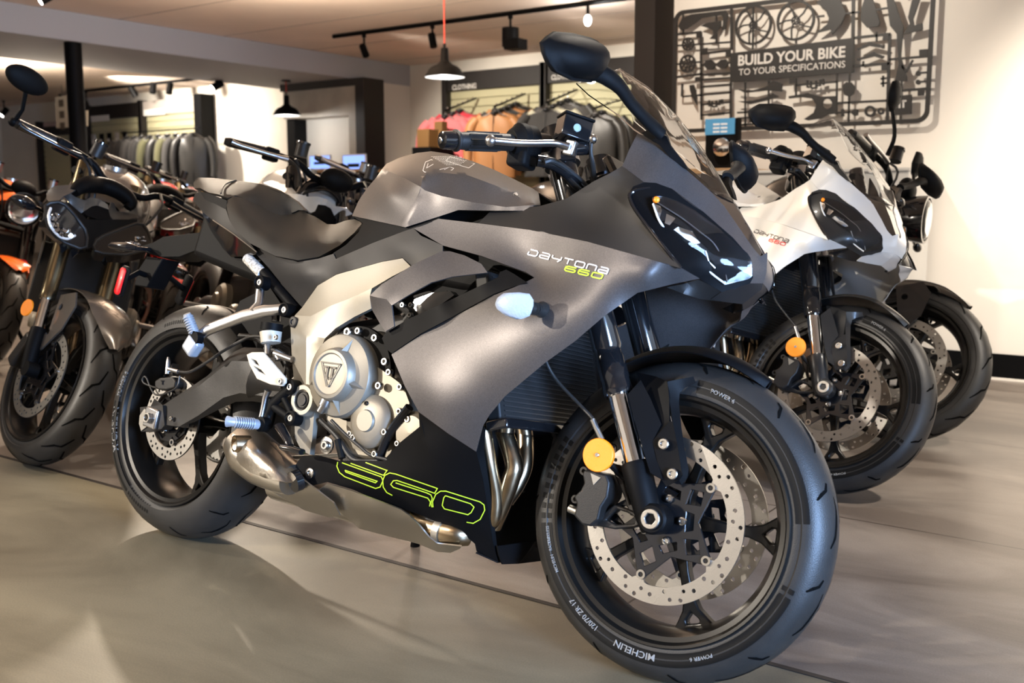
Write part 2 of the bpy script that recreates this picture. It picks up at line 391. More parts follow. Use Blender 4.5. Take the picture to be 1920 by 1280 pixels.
# ------------------------------------------------------------------ the showroom
XB, YW, ZC, ZB = -6.355, 8.25, 2.55, 2.30
wallpaint = mat('wall_paint', (0.72, 0.68, 0.61), 0.7, bump=0.1, bscale=60, var=0.04)
whitewall = mat('white_wall_paint', (0.76, 0.71, 0.64), 0.7, bump=0.1, bscale=60)
ceilmat = mat('ceiling_panel', (0.80, 0.66, 0.56), 0.8, var=0.08, vscale=1.2)  # white panels; the warm bounced light is put into the base colour
beammat = mat('beam_paint', (0.40, 0.405, 0.43), 0.7, bump=0.1, bscale=60)
darkbrown = mat('dark_fixture', (0.014, 0.011, 0.010), 0.6)
brownpost = mat('post_brown', (0.018, 0.014, 0.013), 0.55)
slat = mat('slatwall_cream', (0.48, 0.45, 0.28), 0.55)
wood = mat('wood_top', (0.42, 0.25, 0.12), 0.4, var=0.3, vscale=14)
def floor_material(name, c1, c2, sc, rough, tiles=None):
    m = bpy.data.materials.new(name); m.use_nodes = True; nt = m.node_tree; b = nt.nodes['Principled BSDF']; L = nt.links
    tc = nt.nodes.new('ShaderNodeTexCoord'); n = nt.nodes.new('ShaderNodeTexNoise'); n.inputs['Scale'].default_value = sc; n.inputs['Detail'].default_value = 9; n.inputs['Roughness'].default_value = 0.62; n.inputs['Distortion'].default_value = 0.8
    mp = nt.nodes.new('ShaderNodeMapping'); mp.inputs['Scale'].default_value = (0.7, 1.6, 1); L.new(tc.outputs['Object'], mp.inputs['Vector']); L.new(mp.outputs['Vector'], n.inputs['Vector'])
    r = nt.nodes.new('ShaderNodeValToRGB'); r.color_ramp.elements[0].position = 0.38; r.color_ramp.elements[1].position = 0.62
    r.color_ramp.elements[0].color = (*c1, 1); r.color_ramp.elements[1].color = (*c2, 1); L.new(n.outputs['Fac'], r.inputs['Fac'])
    out = r.outputs['Color']
    n2 = nt.nodes.new('ShaderNodeTexNoise'); n2.inputs['Scale'].default_value = 260; n2.inputs['Detail'].default_value = 2; L.new(tc.outputs['Object'], n2.inputs['Vector'])
    mx = nt.nodes.new('ShaderNodeMix'); mx.data_type = 'RGBA'; mx.blend_type = 'OVERLAY'; mx.inputs[0].default_value = 0.25
    L.new(out, mx.inputs[6]); L.new(n2.outputs['Fac'], mx.inputs[7]); out = mx.outputs[2]
    if tiles:
        bk = nt.nodes.new('ShaderNodeTexBrick'); bk.inputs['Scale'].default_value = 1; bk.inputs['Brick Width'].default_value = tiles[0]; bk.inputs['Row Height'].default_value = tiles[1]
        bk.inputs['Mortar Size'].default_value = 0.003; bk.inputs['Color1'].default_value = (1,1,1,1); bk.inputs['Color2'].default_value = (0.86,0.86,0.86,1); bk.inputs['Mortar'].default_value = (0.25,0.22,0.2,1)
        L.new(tc.outputs['Object'], bk.inputs['Vector']); m2 = nt.nodes.new('ShaderNodeMix'); m2.data_type = 'RGBA'; m2.blend_type = 'MULTIPLY'; m2.inputs[0].default_value = 1
        L.new(out, m2.inputs[6]); L.new(bk.outputs['Color'], m2.inputs[7]); out = m2.outputs[2]
    L.new(out, b.inputs['Base Color'])
    rr = nt.nodes.new('ShaderNodeMapRange'); rr.inputs[3].default_value = rough-0.08; rr.inputs[4].default_value = rough+0.14; L.new(n.outputs['Fac'], rr.inputs[0]); L.new(rr.outputs[0], b.inputs['Roughness'])
    bp = nt.nodes.new('ShaderNodeBump'); bp.inputs['Strength'].default_value = 0.08; bp.inputs['Distance'].default_value = 0.002; L.new(n2.outputs['Fac'], bp.inputs['Height']); L.new(bp.outputs['Normal'], b.inputs['Normal'])
    return m
def struct(name, mb, m, **kw): return obj(name, mb, m, kind='structure', **{'smooth': 0, **kw})
def slab(x0, x1, y0, y1, z0, z1): return box(MB(), ((x0+x1)/2, (y0+y1)/2, (z0+z1)/2), (x1-x0, y1-y0, z1-z0))
fl_near = floor_material('polished_concrete', (0.100, 0.084, 0.055), (0.190, 0.165, 0.112), 1.1, 0.44)
fl_far = floor_material('brown_stone_tile', (0.105, 0.085, 0.072), (0.215, 0.185, 0.160), 1.8, 0.34, (2.4, 1.2))
struct('floor', slab(-16, 6, -5, 0.188, -0.1, 0), fl_near)
struct('floor', slab(-16, 6, 0.188, 8.4, -0.1, 0), fl_far)
struct('trim_1', slab(-16, 6, 0.181, 0.195, -0.05, 0.0015), darkbrown)
struct('wall_right', slab(-0.55, 6, 3.92, 4.05, 0, ZC), whitewall)
struct('wall_return', slab(-0.55, -0.45, 4.05, YW, 0, ZC), whitewall)
struct('baseboard_right', slab(-0.2, 6, 3.905, 3.925, 0.012, 0.13), satin_black)
struct('trim_2', slab(-0.2, 6, 3.900, 3.925, 0.0, 0.012), whitewall)
struct('wall_back', slab(-16, -0.45, YW, YW+0.1, 0, ZC), wallpaint)
struct('wall_left', slab(-16.1, -16, -5, YW, 0, ZC), wallpaint)
struct('wall_front', slab(-16, 6, -5.1, -5, 0, ZC), wallpaint)
struct('wall_side', slab(6, 6.1, -5, 4.05, 0, ZC), whitewall)
struct('ceiling', slab(-16, 6, -5, YW, ZC, ZC+0.1), ceilmat)
for k in range(8): pass
mb = MB()
for y in np.arange(-4.2, 8.2, 1.2): box(mb, (0, y, ZC-0.001), (12.7, 0.012, 0.003))
struct('trim_3', mb, mat('ceiling_joint', (0.36, 0.30, 0.26), 0.8))
struct('trim_4', slab(-7.9, XB, -5, YW, ZB, ZC-0.002), beammat)
# brown post at the end of the white wall
p0, p1 = on_y(1189, 100, 3.90), on_y(1227, 100, 3.90)
struct('trim_5', slab(p0[0], p1[0], 3.90, 4.20, 0, ZC-0.001), brownpost)
# wall stub in line with the beam and partition with a recess
struct('wall_stub', slab(XB-0.35, XB, 7.54, YW, 0, ZB), whitewall)
q0, q1 = on_y(560, 200, 7.5), on_y(716, 200, 7.5)
marble = mat('grey_stone_panel', (0.40, 0.36, 0.30), 0.5, var=0.35, vscale=1.6)
f = lambda u, v, w: (u, 7.5-w, v)
o0, o1 = on_y(562, 300, 7.5)[0], on_y(683, 300, 7.5)[0]; oz = on_y(620, 222, 7.5)[2]
mb = MB(); plate(mb, [(q0[0], 0), (q1[0]-0.14, 0), (q1[0]-0.14, ZB-0.02), (q0[0], ZB-0.02)], [[(o0, 0.35), (o1, 0.35), (o1, oz), (o0, oz)]], f, 0.25)
struct('wall_partition', mb, marble)
struct('trim_6', slab(q1[0]-0.14, q1[0], 7.2, 7.54, 0, ZB-0.001), brownpost)
struct('trim_7', slab(q0[0], q1[0]-0.14, 7.2, 7.26, ZB-0.08, ZB-0.001), brownpost)
struct('wall_recess', slab(o0, o1, 7.5, 7.53, 0.35, oz), wallpaint)
struct('trim_8', slab(o0, o0+0.14, 7.30, 7.5, 0.35, oz), satin_black)
# black round column under the beam
pc = on_x(143, 200, XB-0.10)
column = obj('column', cyl(MB(), (XB-0.10, pc[1], 0), (XB-0.10, pc[1], ZB), 0.075, n=32), satin_black, kind='structure')
# ------------------------------------------------------------------ wheels
def tyre_profile(R, w, rb, yb):
    h = w*0.42; P = [(-yb+0.006, rb-0.012), (-yb-0.001, rb+0.004), (-w/2+0.002, rb+0.016)]
    for a in np.linspace(-1, 1, 25)*math.pi/2: P.append((w/2*math.sin(a), R-h+h*math.cos(a)))
    P += [(w/2-0.002, rb+0.016), (yb+0.001, rb+0.004), (yb-0.006, rb-0.012)]
    return P
def crown(R, w, t):
    """point (y, r) on the crown, t in -1..1"""
    a = t*math.pi/2; h = w*0.42; return w/2*math.sin(a), R-h+h*math.cos(a)
def make_wheel(parent, c, R, w, yb, rb=0.2335, steer=None, detail=2, spokes=5, name='front', disc=True, rough_tread=False):
    """tyre, rim, discs around the axle at c (axis y)"""
    c = np.array(c, float); P = tyre_profile(R, w, rb, yb)
    TM = lathe(MB(), P, c, n=160 if detail > 1 else 72, closed=True)
    def pol(a, r, y): return c+np.array([r*math.cos(a), y, r*math.sin(a)])
    def surf(a, t_, off=0.0006):
        y, r = crown(R, w, t_); aa = t_*math.pi/2; return pol(a, r+off*math.cos(aa), y+off*math.sin(aa))
    if detail > 0:
        mb = MB(); NB = 22 if not rough_tread else 15
        for k in range(NB):
            for sd in (1, -1):
                a0 = 2*math.pi*(k+(0.5 if sd > 0 else 0))/NB
                if rough_tread: S = [(0.0, 0.02, 0.004), (0.16, 0.20, 0.006), (0.20, 0.42, 0.007), (0.36, 0.72, 0.003)]; S = [(-a, b, q) for a, b, q in S]
                elif k % 2: S = [(0.0, 0.62, 0.003), (0.030, 0.48, 0.006), (0.050, 0.36, 0.005), (0.095, 0.30, 0.003)]
                else: S = [(0.0, 0.30, 0.002), (0.06, 0.17, 0.005), (0.13, 0.13, 0.006), (0.22, 0.10, 0.004), (0.30, 0.14, 0.002)]
                V = []; n = 6*(len(S)-1)
                for i in range(n+1):
                    x = i/6; j = min(int(x), len(S)-2); q = [S[j][m]+(S[j+1][m]-S[j][m])*(x-j) for m in range(3)]
                    dt = q[2]/w*1.3
                    V += [surf(a0+q[0], sd*(q[1]-dt/2), 0.0008), surf(a0+q[0]+q[2]*0.7/R, sd*(q[1]+dt/2), 0.0008)]
                mb.add(V, [(2*i, 2*i+1, 2*i+3, 2*i+2) for i in range(n)])
        TM.add(mb.v, mb.f, 1)
    if detail > 1:
        # marks on the right-hand sidewall: hatched wear blocks, dark bands, raised words
        hs = w*0.42
        def side(a, r, off=0.0009):
            r0 = R-hs; y = -w/2 if r <= r0 else -w/2*math.sqrt(max(0.0, 1-((r-r0)/hs)**2)); 
            if r < rb+0.016: y = -(yb+0.001)+(-(w/2-0.002)+yb+0.001)*(r-rb-0.004)/0.012
            return pol(a, r, y-off)
        def band(mb, a0, a1, r0, r1, off, mi=0, n=None):
            n = n or max(2, int(abs(a1-a0)/0.03)); V = []
            for i in range(n+1):
                a = a0+(a1-a0)*i/n
                for j in range(4): V.append(side(a, r0+(r1-r0)*j/3, off))
            mb.add(V, [(4*i+j, 4*i+j+1, 4*i+j+5, 4*i+j+4) for i in range(n) for j in range(3)], mi)
        rA, rB = rb+0.007, rb+0.028
        mb = MB(); mt = MB(); D = math.radians
        def word(s, ac, rm, h, flip=False, wsc=1.0, m=None):
            def f(u, v):
                a = ac+(-(u)/rm if flip else u/rm)*-1; r = rm+((v-h/2) if not flip else -(v-h/2)); return side(a, r, 0.0015)
            put_text(m or mt, s, f, h, wscale=wsc, bold=0.02)
        # dark band segments and hatches (angles measured from the front, anticlockwise seen from the left)
        LAY = WORDS_FRONT if name == 'front' else WORDS_REAR
        for kind, a0, a1 in LAY['bands']: 
            if kind == 'dark': band(mb, D(a0), D(a1), rA, rB+0.004, 0.0008)
            else:
                nb = 10
                for i in range(nb):
                    x0 = a0+(a1-a0)*i/nb; band(mb, D(x0), D(x0+(a1-a0)/nb*0.55), rA+0.001, rB+0.003, 0.0008, n=1)
        TM.add(mb.v, mb.f, 2)
    t = obj(name+'_tyre', TM, [rubber, groove, sideband], parent, steer=steer, fix=False)
    if detail > 1:
        for s, a, rm, h, fl, ws in LAY['words']:
            mt = MB(); word(s, D(a), rb+rm, h, fl, ws, mt); obj('lettering', mt, sidemark, t, smooth=0, fix=False, label='raised grey sidewall lettering')
    # rim
    r = MB(); f = 0.004
    RP = [(-yb+0.010, rb-0.014), (-yb+0.002, rb-0.002), (-yb-0.003, rb), (-yb-0.006, rb-0.002), (-yb-0.005, rb-0.007), (-yb+0.004, rb-0.012), (-yb+0.006, rb-0.021), (-yb+0.016, rb-0.026), (-yb*0.45, rb-0.034), (0, rb-0.036)]
    RP += [(-a, b) for a, b in RP[::-1][1:]]; RP += [(yb-0.02, rb-0.018), (-yb+0.02, rb-0.018)]
    lathe(r, RP, c, n=128 if detail > 1 else 64, closed=True)
    rim = obj(name+'_rim', r, rimblack, parent, steer=steer)
    ri = rb-0.030; th = 0.030
    for k in range(spokes):
        sp = MB()
        a0 = 2*math.pi*k/spokes+(1.27 if name == 'front' else 0.0)
        R2 = lambda u, v, a0=a0: (u*math.cos(a0)-v*math.sin(a0), u*math.sin(a0)+v*math.cos(a0))
        out = [(0.028, 0.020), (0.05, 0.0135), (0.10, 0.0095), (0.145, 0.0105), (0.168, 0.017), (0.186, 0.030), (ri+0.002, 0.046)]
        loop = out+[(u, -v) for u, v in out[::-1]]
        hole = [(0.172, 0.0), (0.186, 0.013), (0.193, 0.013), (0.193, -0.013), (0.186, -0.013)]
        plate(sp, loop, [hole], lambda u, v, w_, R2=R2: c+np.array([R2(u, v)[0], (w_-th/2)*(1.0-0.2*math.hypot(u, v)/0.2), R2(u, v)[1]]), th)
        obj('spoke', sp, rimblack, rim, bev=0.0035, seg=2)
    hub = MB(); lathe(hub, [(-0.062, 0.0), (-0.062, 0.026), (-0.045, 0.03), (-0.04, 0.042), (0.04, 0.042), (0.045, 0.03), (0.062, 0.026), (0.062, 0)], c, n=32)
    obj('hub', hub, satin_black, rim)
    return t, rim
def brake_disc(parent, c, y, Ro, Ri, steer=None, sd=-1, carrier=True, nb=5, phase=0.0, th=0.005, detail=2):
    """drilled disc with real holes, bobbins and a star carrier"""
    c = np.array(c, float); f = lambda u, v, w_: c+np.array([u, y+sd*(w_-th/2), v])
    holes = []
    if detail > 0:
        for k in range(30):
            a = phase+2*math.pi*k/30; rr = [0.84, 0.5, 0.16][k % 3]
            holes.append(circle((Ri+0.003+(Ro-Ri-0.006)*rr)*math.cos(a), (Ri+0.003+(Ro-Ri-0.006)*rr)*math.sin(a), 0.0040, 10))
            if k % 3 != 1: 
                a += 0.07; rr = [0.3, 0, 0.72][k % 3]; holes.append(circle((Ri+0.003+(Ro-Ri-0.006)*rr)*math.cos(a), (Ri+0.003+(Ro-Ri-0.006)*rr)*math.sin(a), 0.0037, 10))
    inner = []
    for k in range(120):
        a = 2*math.pi*k/120; d = min(abs((a-phase-2*math.pi*j/nb+math.pi) % (2*math.pi)-math.pi) for j in range(nb))
        inner.append(((Ri-0.012*(1 if d < 0.045 else max(0, 1-(d-0.045)/0.05)))*math.cos(a), (Ri-0.012*(1 if d < 0.045 else max(0, 1-(d-0.045)/0.05)))*math.sin(a)))
    outer = circle(0, 0, Ro, 120)
    mb = MB(); plate(mb, outer, [inner]+holes, f, th)
    d = obj('brake_disc', mb, steel, parent, steer=steer, smooth=0, fix=True)
    if not carrier: return d
    rb_ = Ri-0.013; ca = MB(); g = lambda u, v, w_: c+np.array([u, y+sd*(w_-0.003), v])
    outer = []
    for k in range(nb):
        a = phase+2*math.pi*k/nb; o = math.pi/nb
        outer += [(rb_*math.cos(a-0.09), rb_*math.sin(a-0.09)), ((rb_+0.008)*math.cos(a-0.04), (rb_+0.008)*math.sin(a-0.04)), ((rb_+0.008)*math.cos(a+0.04), (rb_+0.008)*math.sin(a+0.04)), (rb_*math.cos(a+0.09), rb_*math.sin(a+0.09)), (0.070*math.cos(a+o), 0.070*math.sin(a+o))]
    hs = [circle(0, 0, 0.022, 24)]
    for k in range(nb):
        a = phase+2*math.pi*k/nb
        tr = lambda r1, a1: (r1*math.cos(a+a1), r1*math.sin(a+a1))
        hs.append([tr(rb_-0.016, 0.0), tr(0.078, 0.22), tr(0.054, 0.0), tr(0.078, -0.22)])
        hs.append([tr(0.049, 0.25), tr(0.062, 0.40), tr(0.062, 0.86), tr(0.049, 1.0)])
    plate(ca, outer, hs, g, 0.006)
    obj('disc_carrier', ca, gloss_black, d, smooth=0, bev=0.001, seg=1)
    for k in range(nb):
        bb = MB(); bo = MB()
        a = phase+2*math.pi*k/nb; p = c+np.array([rb_*math.cos(a), y, rb_*math.sin(a)])
        lathe(bb, [(-0.006, 0.0048), (-0.006, 0.0088), (0.006, 0.0088), (0.006, 0.0048)], p, n=20, closed=True)
        a += math.pi/nb; p = c+np.array([0.040*math.cos(a), y+sd*0.004, 0.040*math.sin(a)])
        lathe(bo, [(0, 0.0), (0, 0.008), (sd*0.006, 0.0075), (sd*0.007, 0.005), (sd*0.004, 0.0035), (sd*0.004, 0.0)], p, n=16)
        obj('bobbin', bb, bolt, d)
        if detail > 1: obj('disc_bolt', bo, bolt, d)
    return d
WORDS_FRONT = dict(bands=[('dark', -168, -22), ('hatch', 152, 196), ('hatch', -52, -16), ('dark', 8, 84)],
    words=[('MICHELIN', -96, 0.0185, 0.0115, False, 1.15), ('120/70 ZR 17', -124, 0.0175, 0.0095, False, 1.0), ('MICHELIN', -150, 0.017, 0.0055, False, 1.0), ('TUBELESS', -163, 0.017, 0.0055, False, 1.0), ('RADIAL', 187+14, 0.017, 0.0055, False, 1.0), ('POWER 6', 72, 0.0185, 0.0075, False, 1.1), ('POWER 6', -66, 0.0185, 0.0065, False, 1.1)])
WORDS_REAR = dict(bands=[('dark', 176, 236), ('hatch', 238, 262), ('hatch', 92, 112)],
    words=[('MICHELIN', 194, 0.0185, 0.0170, False, 1.15), ('POWER 6', 164, 0.0170, 0.0110, False, 1.1)])
# ------------------------------------------------------------------ the grey sports motorcycle
bike = empty('motorcycle', 'matt grey faired sports motorcycle with large lime outlined numerals, nearest in the showroom', 'motorcycle')
bike.matrix_world = MAIN.matrix()
ST = MAIN.d
FW = (WB, 0, 0.3); RW = (0, 0, 0.314)
make_wheel(bike, FW, 0.300, 0.114, 0.0555, steer=ST, name='front')
make_wheel(bike, RW, 0.314, 0.176, 0.076, rb=0.2305, name='rear')
brake_disc(bike, FW, -0.070, 0.155, 0.123, steer=ST, phase=math.radians(-32))
brake_disc(bike, FW, 0.070, 0.155, 0.123, steer=ST, sd=1, phase=math.radians(-20))
brake_disc(bike, RW, -0.085, 0.110, 0.078, carrier=True, phase=0.3, nb=4)
def bolt_at(name, p, ax, r, h, parent, m=None, steer=None, n=20):
    """socket-head bolt, a part or sub-part of its own"""
    mb = MB(); lathe(mb, [(0, 0), (0, r), (h*0.8, r), (h, r*0.85), (h, r*0.5), (h*0.5, r*0.45), (h*0.5, 0)], p, ax, n=n)
    return obj(name, mb, m or bolt, parent, steer=steer)
# ---- fork legs
FX = 0.1025
for sd in (-1, 1):
    q = lambda k, x, y: P1(k, x, y, -FX, True)*np.array([1, -sd, 1])
    a = q(1, 497, 700); b = q(7, 790, 905/1.0) ; c_ = q(7, 760, 490); d_ = q(7, 735, 330); 
    ax = SA; base = np.array([WB-0.012+0.0, sd*FX, 0.30])
    b = q(7, 845, 905); s0 = np.array([b[0], sd*FX, b[2]])
    L = lambda t: s0+SA*t
    tl = MB(); tube(tl, [L(-0.128), L(-0.10), L(-0.05), L(-0.008), L(0.0)], [0.020, 0.0245, 0.0265, 0.0285, 0.0255], 28)
    lathe(tl, [(-0.022, 0), (-0.022, 0.024), (-0.018, 0.028), (0.018, 0.028), (0.022, 0.024), (0.022, 0)], (WB, sd*(FX+0.002), 0.3), n=28)
    lo = obj('fork_lower', tl, satin_black, bike, steer=ST)
    ch = obj('fork_stanchion', tube(MB(), [L(-0.005), L(0.135)], 0.0205, 32), chrome, bike, steer=ST, label='polished chrome stanchion')
    up = MB(); tube(up, [L(0.130), L(0.137), L(0.142), L(0.158), L(0.164), L(0.205), L(0.208), L(0.222), L(0.225), L(0.66)], [0.0275, 0.029, 0.029, 0.027, 0.0285, 0.0285, 0.0265, 0.0265, 0.0285, 0.0285], 32)
    obj('fork_tube', up, gloss_black, bike, steer=ST)
ax_ = MB(); lathe(ax_, [(-0.132, 0.010), (-0.132, 0.016), (-0.129, 0.0185), (-0.122, 0.0185), (-0.122, 0.0)], FW, n=32); 
hx = [(0.0105*math.cos(k*math.pi/3), 0.0105*math.sin(k*math.pi/3)) for k in range(6)]
axn = obj('axle_nut', MB(), steel, bike, steer=ST) if False else None
am = MB(); plate(am, circle(0, 0, 0.0185, 32), [hx], lambda u, v, w: (WB+u, -0.132+w, 0.3+v), 0.008); nut = obj('axle_nut', am, steel, bike, steer=ST, bev=0.0015)
obj('axle', cyl(MB(), (WB, -0.124, 0.3), (WB, 0.13, 0.3), 0.0125), castdark, bike, steer=ST)
# triple clamps
tc = MB()
for z in (0.44, 0.64): pass
def L2(sd, t): return np.array([s0[0], sd*FX, s0[2]])+SA*t
for t, h in ((0.42, 0.036), (0.63, 0.026)):
    mb = MB(); a, b = L2(-1, t), L2(1, t)
    for e in (a, b): tube(mb, [e-SA*h/2, e+SA*h/2], 0.037, 28)
    mid = (a+b)/2-np.array([0.045, 0, 0.018]); n_ = np.array([SA[2], 0, -SA[0]])
    for e in (a, b): tube(mb, [e, (e+mid)/2-n_*0.01, mid], [0.028, 0.024, 0.03], 12, sq=h/0.05)
    obj('triple_clamp', mb, alu, bike, steer=ST, label='grey alloy fork clamp')
# ---- mudguard: a shell around the tyre plus leg plates
def arc(a, r, y): return (WB+r*math.cos(a), y, 0.3+r*math.sin(a))
D = math.radians
rows = []
for i, a in enumerate(np.linspace(D(62.5), D(122), 26)):
    t = i/25; w = 0.010+0.066*min(1, (t/0.36))**0.75
    lift = 0.012*math.sin(math.pi*min(1, t*1.15)); row = []
    for u in np.linspace(-1, 1, 17):
        rr = 0.318+lift-0.008*abs(u)**2.2-0.010*abs(u)**6; row.append(arc(a, rr, u*w))
    rows.append(row)
mg = obj('mudguard', grid(MB(), rows), satin_black, bike, steer=ST, sol=0.003, smooth=50)
YB = -0.086
lp = MB()
patch(lp, 7, [(855,230,YB+.01),(1000,262,YB),(1085,300,YB-.012),(1098,420,YB-.012),(1100,600,YB-.014),(975,745,YB-.030),(940,600,YB-.012),(900,420,YB)], front=True)
patch(lp, 7, [(1085,300,YB-.012),(1280,262,YB+.016),(1300,310,YB+.016),(1215,350,YB+.012),(1178,385,YB+.010),(1172,460,YB+.008),(1190,640,YB-.004),(1215,800,YB-.010),(1245,960,YB-.010),(1235,1020,YB-.012),(1195,1075,YB-.018),(1130,1060,YB-.024),(1170,1040,YB-.03),(1195,1000,YB-.03),(1165,800,YB-.024),(1125,600,YB-.016),(1098,420,YB-.012)], front=True)
patch(lp, 7, [(975,745,YB-.030),(1100,600,YB-.016),(1125,600,YB-.016),(1165,800,YB-.024),(1195,1000,YB-.03),(1170,1040,YB-.03),(1130,1060,YB-.024),(1075,1085,YB-.03),(1045,1040,YB-.03),(1000,860,YB-.030)], front=True)
lg = obj('mudguard_leg', lp, satin_black, mg, sol=0.004, wel=True, smooth=28)
bolt_at('mudguard_bolt', P1(7, 1062, 768, YB-.030, True), (0,-1,0), 0.0105, 0.007, lg and mg)
bolt_at('mudguard_bolt', P1(7, 1128, 993, YB-.030, True), (0,-1,0), 0.0105, 0.007, mg)
df = MB(); patch(df, 7, [(885,288,YB-.028),(790,395,YB-.034),(820,520,YB-.036),(880,740,YB-.038),(958,985,YB-.040),(1050,1035,YB-.034),(1000,860,YB-.028),(975,745,YB-.030),(1040,620,YB-.02),(960,430,YB-.022)], front=True)
obj('fork_guard', df, satin_black, bike, steer=ST, sol=0.004, smooth=30)
mglo = obj('mudguard_leg', lp, satin_black, mg, sol=0.004, wel=True, smooth=28); mglo.matrix_basis = Matrix.Diagonal((1,-1,1,1))
# ---- caliper, bracket, reflector, brake line
ca = MB()
co = [(262,528,-.112),(300,535,-.116),(340,545,-.118),(352,575,-.118),(345,625,-.118),(322,660,-.118),(312,705,-.116),(285,728,-.114),(255,722,-.112),(226,690,-.110),(236,650,-.110),(226,622,-.110),(250,600,-.110),(262,575,-.112),(256,545,-.112)]
O = [P1(1, a, b, -0.110, True) for a, b, _ in co]
def prism(mb, O, y0, y1, mi=0, grow=1.0):
    n = len(O); c = np.mean(O, 0); V = [np.array([c[0]+(p[0]-c[0])*grow, y0, c[2]+(p[2]-c[2])*grow]) for p in O]+[np.array([p[0], y1, p[2]]) for p in O]
    return mb.add(V, [tuple(range(n))[::-1], tuple(range(n, 2*n))]+[(i, (i+1) % n, n+(i+1) % n, n+i) for i in range(n)], mi)
prism(ca, O, -0.055, -0.120)
cal = obj('brake_caliper', ca, castdark, bike, steer=ST, bev=0.004, seg=3)
for x, y in ((285, 575), (300, 640), (262, 690)): pass
em = MB(); tri = [P1(1, a, b, -0.1207, True) for a, b in ((278,540),(313,556),(288,582))]
prism(em, tri, -0.1215, -0.1200); obj('emblem', em, engcase, cal, smooth=0)
for x, y in ((262, 533), (232, 632)):
    mb = MB(); lathe(mb, [(0, 0.004), (0, 0.008), (-0.012, 0.008), (-0.012, 0.004)], P1(1, x, y, -0.100, True), n=16, closed=True); obj('caliper_lug', mb, castdark, cal)
pin = MB(); tube(pin, [P1(1, 203, 664, -0.1, True), P1(1, 262, 690, -0.1, True)], 0.008, 16); obj('caliper_pin', pin, steel, cal)
br = MB(); B2 = lambda pts: [(lambda p: (p[0], p[2]))(P1(1, a, b, -0.088, True)) for a, b in pts]
plate(br, B2([(280,702),(330,682),(368,650),(420,668),(470,690),(462,722),(440,732),(370,738),(318,728),(272,716)]), [B2([(338,705),(378,668),(420,682),(446,700),(438,718),(375,722)])], lambda u, v, w: (u, -0.084-w, v), 0.014)
obj('caliper_bracket', br, castdark, cal, bev=0.003)
br = MB(); plate(br, B2([(345,500),(400,520),(452,560),(462,600),(440,690),(418,690),(400,630),(370,560)]), [B2([(392,545),(425,566),(440,600),(430,650),(418,650),(405,600)])], lambda u, v, w: (u, -0.080-w, v), 0.012)
obj('caliper_bracket', br, castdark, cal, bev=0.003)
rf = MB(); pr = P1(1, 305, 476, -0.135, True); lathe(rf, [(0.008, 0), (0.008, 0.030), (-0.002, 0.0315), (-0.004, 0.030), (-0.004, 0)], pr, n=48)
ref = obj('reflector', rf, amber, bike, steer=ST, label='round amber reflector'); bolt_at('reflector_rivet', pr+np.array([0,-0.004,0]), (0,-1,0), 0.004, 0.003, ref)
obj('reflector_bracket', tube(MB(), [pr+np.array([0,0.01,0]), P1(1, 400, 560, -0.10, True)], 0.006, 8), satin_black, bike, steer=ST)
ln = MB(); tube(ln, [P1(1, 312, 415, -.125, True), P1(1, 290, 355, -.130, True), P1(1, 240, 300, -.13, True), P1(1, 160, 215, -.14, True), P1(1, 122, 150, -.15, True), P1(1, 118, 110, -.15, True)], 0.0035, 10, smooth=6)
bl = obj('brake_hose', ln, rubber, bike, steer=ST)
obj('hose_fitting', tube(MB(), [P1(1, 318, 422, -.125, True), P1(1, 300, 385, -.127, True), P1(1, 284, 350, -.13, True)], 0.0055, 12), steel, bl)
# ---- fairing, right side built from the picture, left side mirrored
def panel(name, L, m, parent=bike, sol=0.003, smooth=25, mir=True, label=None, step=13, lam=0.03):
    o = obj(name, patches(MB(), L, step=step, lam=lam), m, parent, sol=sol, wel=True, smooth=smooth, label=label)
    if mir: PENDING.append(o)
    return o
PENDING = []
# upper cockpit panel
cockpit = panel('cockpit_panel', [(2, [(115,735,-.150),(170,680,-.140),(270,668,-.145),(400,655,-.155),(520,622,-.160),(650,540,-.165),(730,500,-.168),(780,470,-.170),(880,545,-.180),(830,565,-.188),(808,600,-.192),(825,655,-.196),(870,735,-.200),(930,810,-.205),(1050,943,-.205),(870,890,-.212),(620,820,-.210),(350,765,-.180)],
    [(600,720,-.178),(760,600,-.176)])], matt_graphite)
# main side panel with the model lettering
SIDE = [(3,1115,430,-.165),(3,1235,384,-.160),(2,115,735,-.172),(2,350,765,-.190),(2,620,820,-.222),(2,870,890,-.225),(2,1050,943,-.190),(2,1137,990,-.118),
    (2,1010,1016,-.160),(2,850,1056,-.212),(2,700,1160,-.235),(2,560,1280,-.242),(5,1190,292,-.245),(5,1090,375,-.245),(5,1000,450,-.240),(5,930,535,-.232),(5,900,585,-.226),(5,868,705,-.205),
    (5,740,622,-.232),(5,603,522,-.240),(5,540,405,-.240),(5,478,258,-.232),(5,490,235,-.230),(3,1100,962,-.232),(3,1300,860,-.236),(3,1500,752,-.236),(3,1600,712,-.232),(3,1650,690,-.222),(2,375,985,-.208),(2,335,960,-.200),(2,130,885,-.190),(3,1255,512,-.172)]
def conv(L): return [(*cv(k, [(x, y)])[0], d) for k, x, y, d in L]
side = panel('side_fairing', [(0, conv(SIDE), conv([(5,800,330,-.252),(5,640,400,-.250),(5,700,520,-.248),(2,500,1100,-.248),(2,900,990,-.228),(2,500,900,-.214),(5,860,560,-.236),(5,900,420,-.248)]))], graphite, smooth=40)
